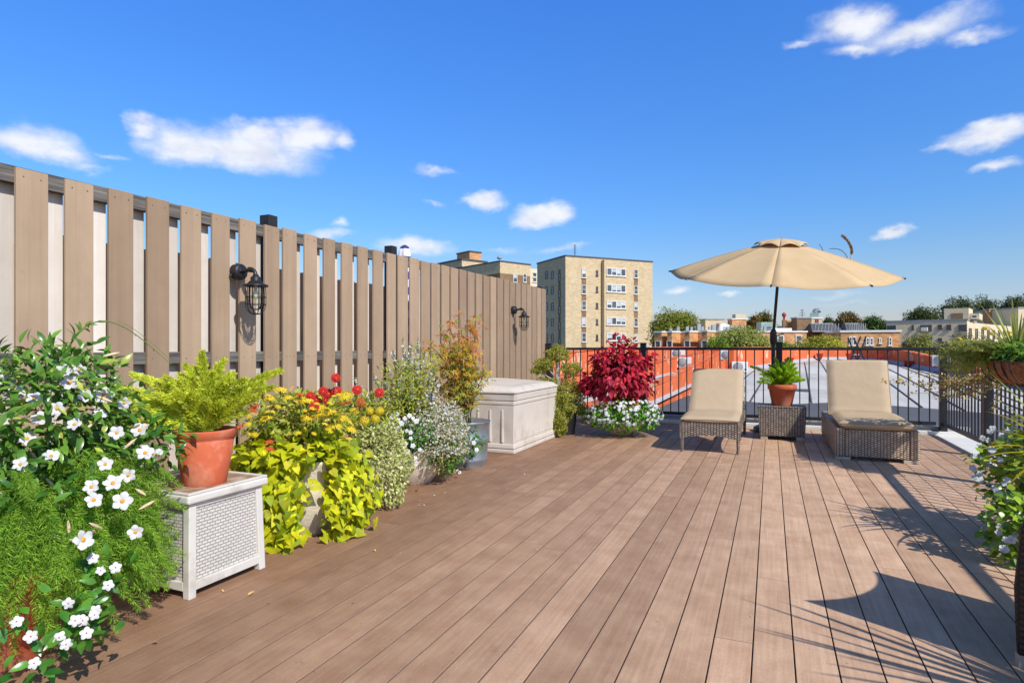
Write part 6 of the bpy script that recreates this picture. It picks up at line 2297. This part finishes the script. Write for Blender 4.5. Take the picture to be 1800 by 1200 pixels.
# ------------------------------------------------------------------ trees
def tree(px, d, ytop, ybot, wpx, c1, c2, label, n=3000, c3=None, p3=0, clumps=16, group=None):
    s = d / FOC
    cx, cy_ = cam_to_world((px - 900) * s, d)
    zt, zb = EYE + (HOR - ytop) * s, EYE + (HOR - ybot) * s
    w = wpx * s / 2
    t = thing('tree', label, 'tree', (cx, cy_, GZ), group=group)
    zc = (zt + zb) / 2
    h2 = (zt - zb) / 2
    F = Foliage()
    rk = random.Random(int(px * 7 + d))
    mbs = MB()
    base = Vector((cx, cy_, GZ))
    tr = [base, Vector((cx + .2, cy_, GZ + (zb - GZ) * .6)), Vector((cx, cy_ + .2, zb + h2 * .5))]
    mbs.tube(tr, [.035 * (zt - GZ) * .55, .022 * (zt - GZ) * .6, .12], 8)
    lt_ = quad_tpl(.75)
    size = max(.0026 * d, .13)
    n = int(n * 5.5)
    clumps = int(clumps * 1.8)
    c1, c2 = [min(v * (1.35 if d < 100 else 1.9), .6) for v in c1], [min(v * (1.3 if d < 100 else 1.45), .6) for v in c2]
    for k in range(clumps):
        th = rk.uniform(0, 6.28)
        el = math.asin(rk.uniform(-.6, 1) if k % 3 else rk.uniform(.35, 1))
        q = rk.uniform(.45, .78)
        c = Vector((cx + w * q * math.cos(th) * math.cos(el), cy_ + w * q * math.sin(th) * math.cos(el), zc + h2 * q * math.sin(el)))
        r = rk.uniform(.26, .42)
        dark = .7 + .55 * rk.random()
        bush(F, c, (w * r * 1.1, w * r * 1.1, h2 * r * 1.0), int(n / clumps), lt_, size, [v * dark for v in c1], [v * dark for v in c2], c3, p3, .1, .8, .35, .8, .25)
        mbs.tube([tr[1].lerp(tr[2], rk.random()), Vector(c)], [.16, .05], 5)
    mbs.build('trunk', M['bark'], t)
    F.build('crown', M['tree_leaf'], t)


G1, G2 = lin(72, 88, 34), lin(150, 158, 66)
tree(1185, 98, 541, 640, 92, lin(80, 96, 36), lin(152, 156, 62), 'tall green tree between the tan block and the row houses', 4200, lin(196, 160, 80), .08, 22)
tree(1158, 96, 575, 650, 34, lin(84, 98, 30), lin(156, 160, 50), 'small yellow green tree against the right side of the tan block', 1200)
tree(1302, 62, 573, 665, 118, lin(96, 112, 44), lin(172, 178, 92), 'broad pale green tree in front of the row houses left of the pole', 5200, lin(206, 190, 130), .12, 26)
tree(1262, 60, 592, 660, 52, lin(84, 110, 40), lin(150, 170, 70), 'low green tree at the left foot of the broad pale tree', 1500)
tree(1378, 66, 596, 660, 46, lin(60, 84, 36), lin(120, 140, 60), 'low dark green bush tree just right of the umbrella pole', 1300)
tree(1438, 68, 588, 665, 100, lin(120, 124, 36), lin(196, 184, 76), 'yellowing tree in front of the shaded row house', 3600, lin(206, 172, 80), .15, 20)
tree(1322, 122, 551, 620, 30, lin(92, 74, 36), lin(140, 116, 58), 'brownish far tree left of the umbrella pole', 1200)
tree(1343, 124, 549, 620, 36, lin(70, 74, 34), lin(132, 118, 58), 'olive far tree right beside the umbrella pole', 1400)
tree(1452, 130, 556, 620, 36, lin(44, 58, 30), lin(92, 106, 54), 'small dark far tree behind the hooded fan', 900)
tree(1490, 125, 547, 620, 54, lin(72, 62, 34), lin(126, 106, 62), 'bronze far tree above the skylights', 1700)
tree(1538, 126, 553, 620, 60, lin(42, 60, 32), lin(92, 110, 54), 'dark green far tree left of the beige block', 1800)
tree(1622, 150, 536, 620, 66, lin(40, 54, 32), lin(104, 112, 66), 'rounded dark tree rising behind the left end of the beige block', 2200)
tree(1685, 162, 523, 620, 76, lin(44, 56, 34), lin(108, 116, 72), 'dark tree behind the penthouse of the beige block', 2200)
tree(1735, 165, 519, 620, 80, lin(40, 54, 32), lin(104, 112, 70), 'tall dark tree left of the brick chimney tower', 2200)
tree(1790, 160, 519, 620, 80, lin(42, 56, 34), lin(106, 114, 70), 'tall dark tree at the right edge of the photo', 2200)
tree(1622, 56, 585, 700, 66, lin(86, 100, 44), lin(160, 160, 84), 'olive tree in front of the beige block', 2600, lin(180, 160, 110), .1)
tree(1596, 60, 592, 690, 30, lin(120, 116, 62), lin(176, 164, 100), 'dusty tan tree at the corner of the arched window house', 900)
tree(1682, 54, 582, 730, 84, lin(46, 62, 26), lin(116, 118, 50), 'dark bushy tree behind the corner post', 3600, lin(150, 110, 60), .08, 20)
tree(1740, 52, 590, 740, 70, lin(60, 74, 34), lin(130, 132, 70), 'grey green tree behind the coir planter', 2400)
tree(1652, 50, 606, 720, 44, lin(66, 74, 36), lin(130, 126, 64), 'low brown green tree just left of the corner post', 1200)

F = Foliage()
wt = quad_tpl(.8)
for k in range(150):
    b_ = math.radians(-14 + 104 * k / 149) + random.uniform(-.01, .01)
    d_ = random.uniform(225, 290)
    c = (d_ * math.sin(b_), d_ * math.cos(b_), random.uniform(-9, -4.5))
    g = random.uniform(.8, 1.25)
    bush(F, c, (random.uniform(5, 9), random.uniform(5, 9), random.uniform(4.5, 7.5)), 170, wt, 1.3, [v * g for v in lin(70, 86, 48)], [v * g for v in lin(128, 138, 84)], None, 0, .1, .8, .4, .8, .25)
tag(F.build('distant_woods', M['tree_leaf']), kind='stuff')

# ------------------------------------------------------------------ sun, sky, camera
ELEV = math.radians(41.0)
hx, hy = -.869, .495
sd_ = Vector((hx * math.cos(ELEV), hy * math.cos(ELEV), -math.sin(ELEV)))
sun = bpy.data.lights.new('sun', 'SUN')
sun.energy = 4.6
sun.angle = math.radians(.53)
sun.color = (1.0, .955, .88)
so = bpy.data.objects.new('sun', sun)
C.objects.link(so)
so.rotation_mode = 'QUATERNION'
so.rotation_quaternion = sd_.to_track_quat('-Z', 'Y')

w = bpy.data.worlds.new('World')
bpy.context.scene.world = w
w.use_nodes = True
nt = w.node_tree
bg = nt.nodes['Background']
sky = nt.nodes.new('ShaderNodeTexSky')
sky.sky_type = 'NISHITA'
sky.sun_disc = False
sky.sun_elevation = ELEV
sky.sun_rotation = math.atan2(-hx, -hy)
sky.air_density = 1.0
sky.dust_density = .5
sky.ozone_density = 2.0
tc = nt.nodes.new('ShaderNodeTexCoord')
sep = nt.nodes.new('ShaderNodeSeparateXYZ')
nt.links.new(tc.outputs['Generated'], sep.inputs[0])


def math_node(op, a, b=None):
    n = nt.nodes.new('ShaderNodeMath')
    n.operation = op
    for i, v in enumerate((a, b)):
        if v is None: continue
        if isinstance(v, bpy.types.NodeSocket): nt.links.new(v, n.inputs[i])
        else: n.inputs[i].default_value = v
    return n.outputs[0]


az = math_node('ARCTAN2', sep.outputs['X'], sep.outputs['Y'])
el = math_node('ARCSINE', sep.outputs['Z'])
cmb = nt.nodes.new('ShaderNodeCombineXYZ')
nt.links.new(az, cmb.inputs[0]); nt.links.new(el, cmb.inputs[1])
nz1 = nt.nodes.new('ShaderNodeTexNoise'); nz1.inputs['Scale'].default_value = 11; nz1.inputs['Detail'].default_value = 6; nz1.inputs['Roughness'].default_value = .58
mpw = nt.nodes.new('ShaderNodeMapping'); mpw.inputs['Scale'].default_value = (1, 1.7, 1)
nt.links.new(cmb.outputs[0], mpw.inputs[0])
nt.links.new(mpw.outputs[0], nz1.inputs['Vector'])
wv = nt.nodes.new('ShaderNodeVectorMath'); wv.operation = 'MULTIPLY_ADD'
sub = nt.nodes.new('ShaderNodeVectorMath'); sub.operation = 'SUBTRACT'
nt.links.new(nz1.outputs['Color'], sub.inputs[0]); sub.inputs[1].default_value = (.5, .5, .5)
nt.links.new(sub.outputs[0], wv.inputs[0]); wv.inputs[1].default_value = (.08, .06, 0); nt.links.new(cmb.outputs[0], wv.inputs[2])
clouds = [(255, 224, 42, 20, .8), (330, 255, 110, 44, 1), (430, 258, 170, 50, 1.1), (465, 232, 80, 30, 1.1), (545, 238, 80, 40, 1), (600, 248, 28, 22, .7), (60, 250, 110, 42, .95), (110, 268, 80, 28, .8), (150, 290, 60, 14, .5), (185, 264, 50, 8, .5),
          (1500, 42, 90, 36, .95), (1600, 58, 170, 32, .85), (1720, 55, 70, 18, .7), (1500, 90, 70, 16, .7), (1420, 70, 50, 10, .5), (1745, 235, 120, 30, .95), (1670, 252, 60, 14, .6), (1760, 288, 75, 14, .7),
          (955, 374, 68, 26, 1.1), (850, 351, 50, 18, .95), (757, 305, 50, 12, .55), (766, 357, 22, 6, .5), (727, 432, 86, 22, .9), (575, 410, 56, 16, .6), (590, 388, 26, 12, .5), (1572, 408, 46, 12, .9), (1190, 513, 30, 12, .7), (1277, 516, 30, 8, .55), (990, 440, 64, 10, .5), (1470, 520, 80, 8, .3), (900, 436, 70, 7, .3), (1490, 538, 60, 7, .3)]
acc = None
for px, py, rx, ry, amt in clouds:
    dv = at(px, py, 1.0) - EYEP
    a0 = math.atan2(dv.x, dv.y)
    e0 = math.atan2(dv.z, math.hypot(dv.x, dv.y))
    k = 1 / math.hypot(1, (px - 900) / FOC)
    sx_, sy_ = rx / FOC * k * k, ry / FOC * k
    s1 = nt.nodes.new('ShaderNodeVectorMath'); s1.operation = 'SUBTRACT'
    nt.links.new(wv.outputs[0], s1.inputs[0]); s1.inputs[1].default_value = (a0, e0, 0)
    s2 = nt.nodes.new('ShaderNodeVectorMath'); s2.operation = 'MULTIPLY'
    nt.links.new(s1.outputs[0], s2.inputs[0]); s2.inputs[1].default_value = (1 / sx_, 1 / sy_, 0)
    s3 = nt.nodes.new('ShaderNodeVectorMath'); s3.operation = 'LENGTH'
    nt.links.new(s2.outputs[0], s3.inputs[0])
    m_ = math_node('SUBTRACT', 1.0, s3.outputs['Value'])
    m_ = math_node('MULTIPLY', math_node('MAXIMUM', m_, 0.0), amt)
    acc = m_ if acc is None else math_node('MAXIMUM', acc, m_)
nz2 = nt.nodes.new('ShaderNodeTexNoise'); nz2.inputs['Scale'].default_value = 20; nz2.inputs['Detail'].default_value = 7; nz2.inputs['Roughness'].default_value = .58
nt.links.new(mpw.outputs[0], nz2.inputs['Vector'])
dn = math_node('MULTIPLY_ADD', math_node('SUBTRACT', nz2.outputs['Fac'], .5), .55)
dn.node.inputs[2].default_value = 0
dens = math_node('ADD', acc, math_node('MULTIPLY', dn, math_node('MINIMUM', math_node('MULTIPLY', acc, 6.0), 1.0)))
cov = nt.nodes.new('ShaderNodeMapRange'); cov.interpolation_type = 'SMOOTHSTEP'
cov.inputs['From Min'].default_value = .0; cov.inputs['From Max'].default_value = .80
nt.links.new(dens, cov.inputs['Value'])
# tone of the clear sky
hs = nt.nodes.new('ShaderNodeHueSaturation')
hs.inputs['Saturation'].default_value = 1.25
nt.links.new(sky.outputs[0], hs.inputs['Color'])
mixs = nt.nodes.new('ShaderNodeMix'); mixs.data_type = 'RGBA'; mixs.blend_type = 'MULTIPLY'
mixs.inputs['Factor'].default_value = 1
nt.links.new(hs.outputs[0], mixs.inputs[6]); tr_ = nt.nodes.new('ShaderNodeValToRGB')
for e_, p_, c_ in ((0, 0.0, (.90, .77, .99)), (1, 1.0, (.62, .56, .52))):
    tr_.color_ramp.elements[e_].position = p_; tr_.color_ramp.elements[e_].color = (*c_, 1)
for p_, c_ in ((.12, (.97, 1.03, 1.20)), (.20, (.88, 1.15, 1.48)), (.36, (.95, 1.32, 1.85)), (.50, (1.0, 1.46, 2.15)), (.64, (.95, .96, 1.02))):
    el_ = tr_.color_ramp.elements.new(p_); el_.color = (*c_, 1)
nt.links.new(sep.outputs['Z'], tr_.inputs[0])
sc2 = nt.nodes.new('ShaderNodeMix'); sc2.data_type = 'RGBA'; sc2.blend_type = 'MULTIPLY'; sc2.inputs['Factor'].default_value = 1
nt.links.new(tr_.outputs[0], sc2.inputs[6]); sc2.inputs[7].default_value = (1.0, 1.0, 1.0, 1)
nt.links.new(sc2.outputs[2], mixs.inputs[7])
mixc_ = nt.nodes.new('ShaderNodeMix'); mixc_.data_type = 'RGBA'
nt.links.new(math_node('MULTIPLY', cov.outputs[0], .92), mixc_.inputs['Factor'])
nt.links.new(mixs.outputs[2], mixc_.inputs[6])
shade = nt.nodes.new('ShaderNodeMapRange')
shade.inputs['From Min'].default_value = .30; shade.inputs['From Max'].default_value = .62
nt.links.new(nz2.outputs['Fac'], shade.inputs['Value'])
cc = nt.nodes.new('ShaderNodeMix'); cc.data_type = 'RGBA'
nt.links.new(shade.outputs[0], cc.inputs['Factor'])
cc.inputs[6].default_value = (6.6, 6.8, 7.6, 1); cc.inputs[7].default_value = (8.2, 8.3, 8.5, 1)
nt.links.new(cc.outputs[2], mixc_.inputs[7])
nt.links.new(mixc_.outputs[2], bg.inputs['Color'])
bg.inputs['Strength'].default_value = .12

cam = bpy.data.cameras.new('camera')
co = bpy.data.objects.new('camera', cam)
C.objects.link(co)
co.location = (0, 0, EYE)
co.rotation_euler = (PI / 2, 0, YAW)
cam.sensor_width = 36
cam.lens = FOC / 1800 * 36
cam.shift_y = 12 / 1800
cam.clip_start = .05
cam.clip_end = 6000
sc = bpy.context.scene
sc.camera = co
sc.view_settings.view_transform = 'Standard'
sc.view_settings.look = 'None'
sc.view_settings.exposure = 0
sc.cycles.max_bounces = 8
sc.cycles.transparent_max_bounces = 8
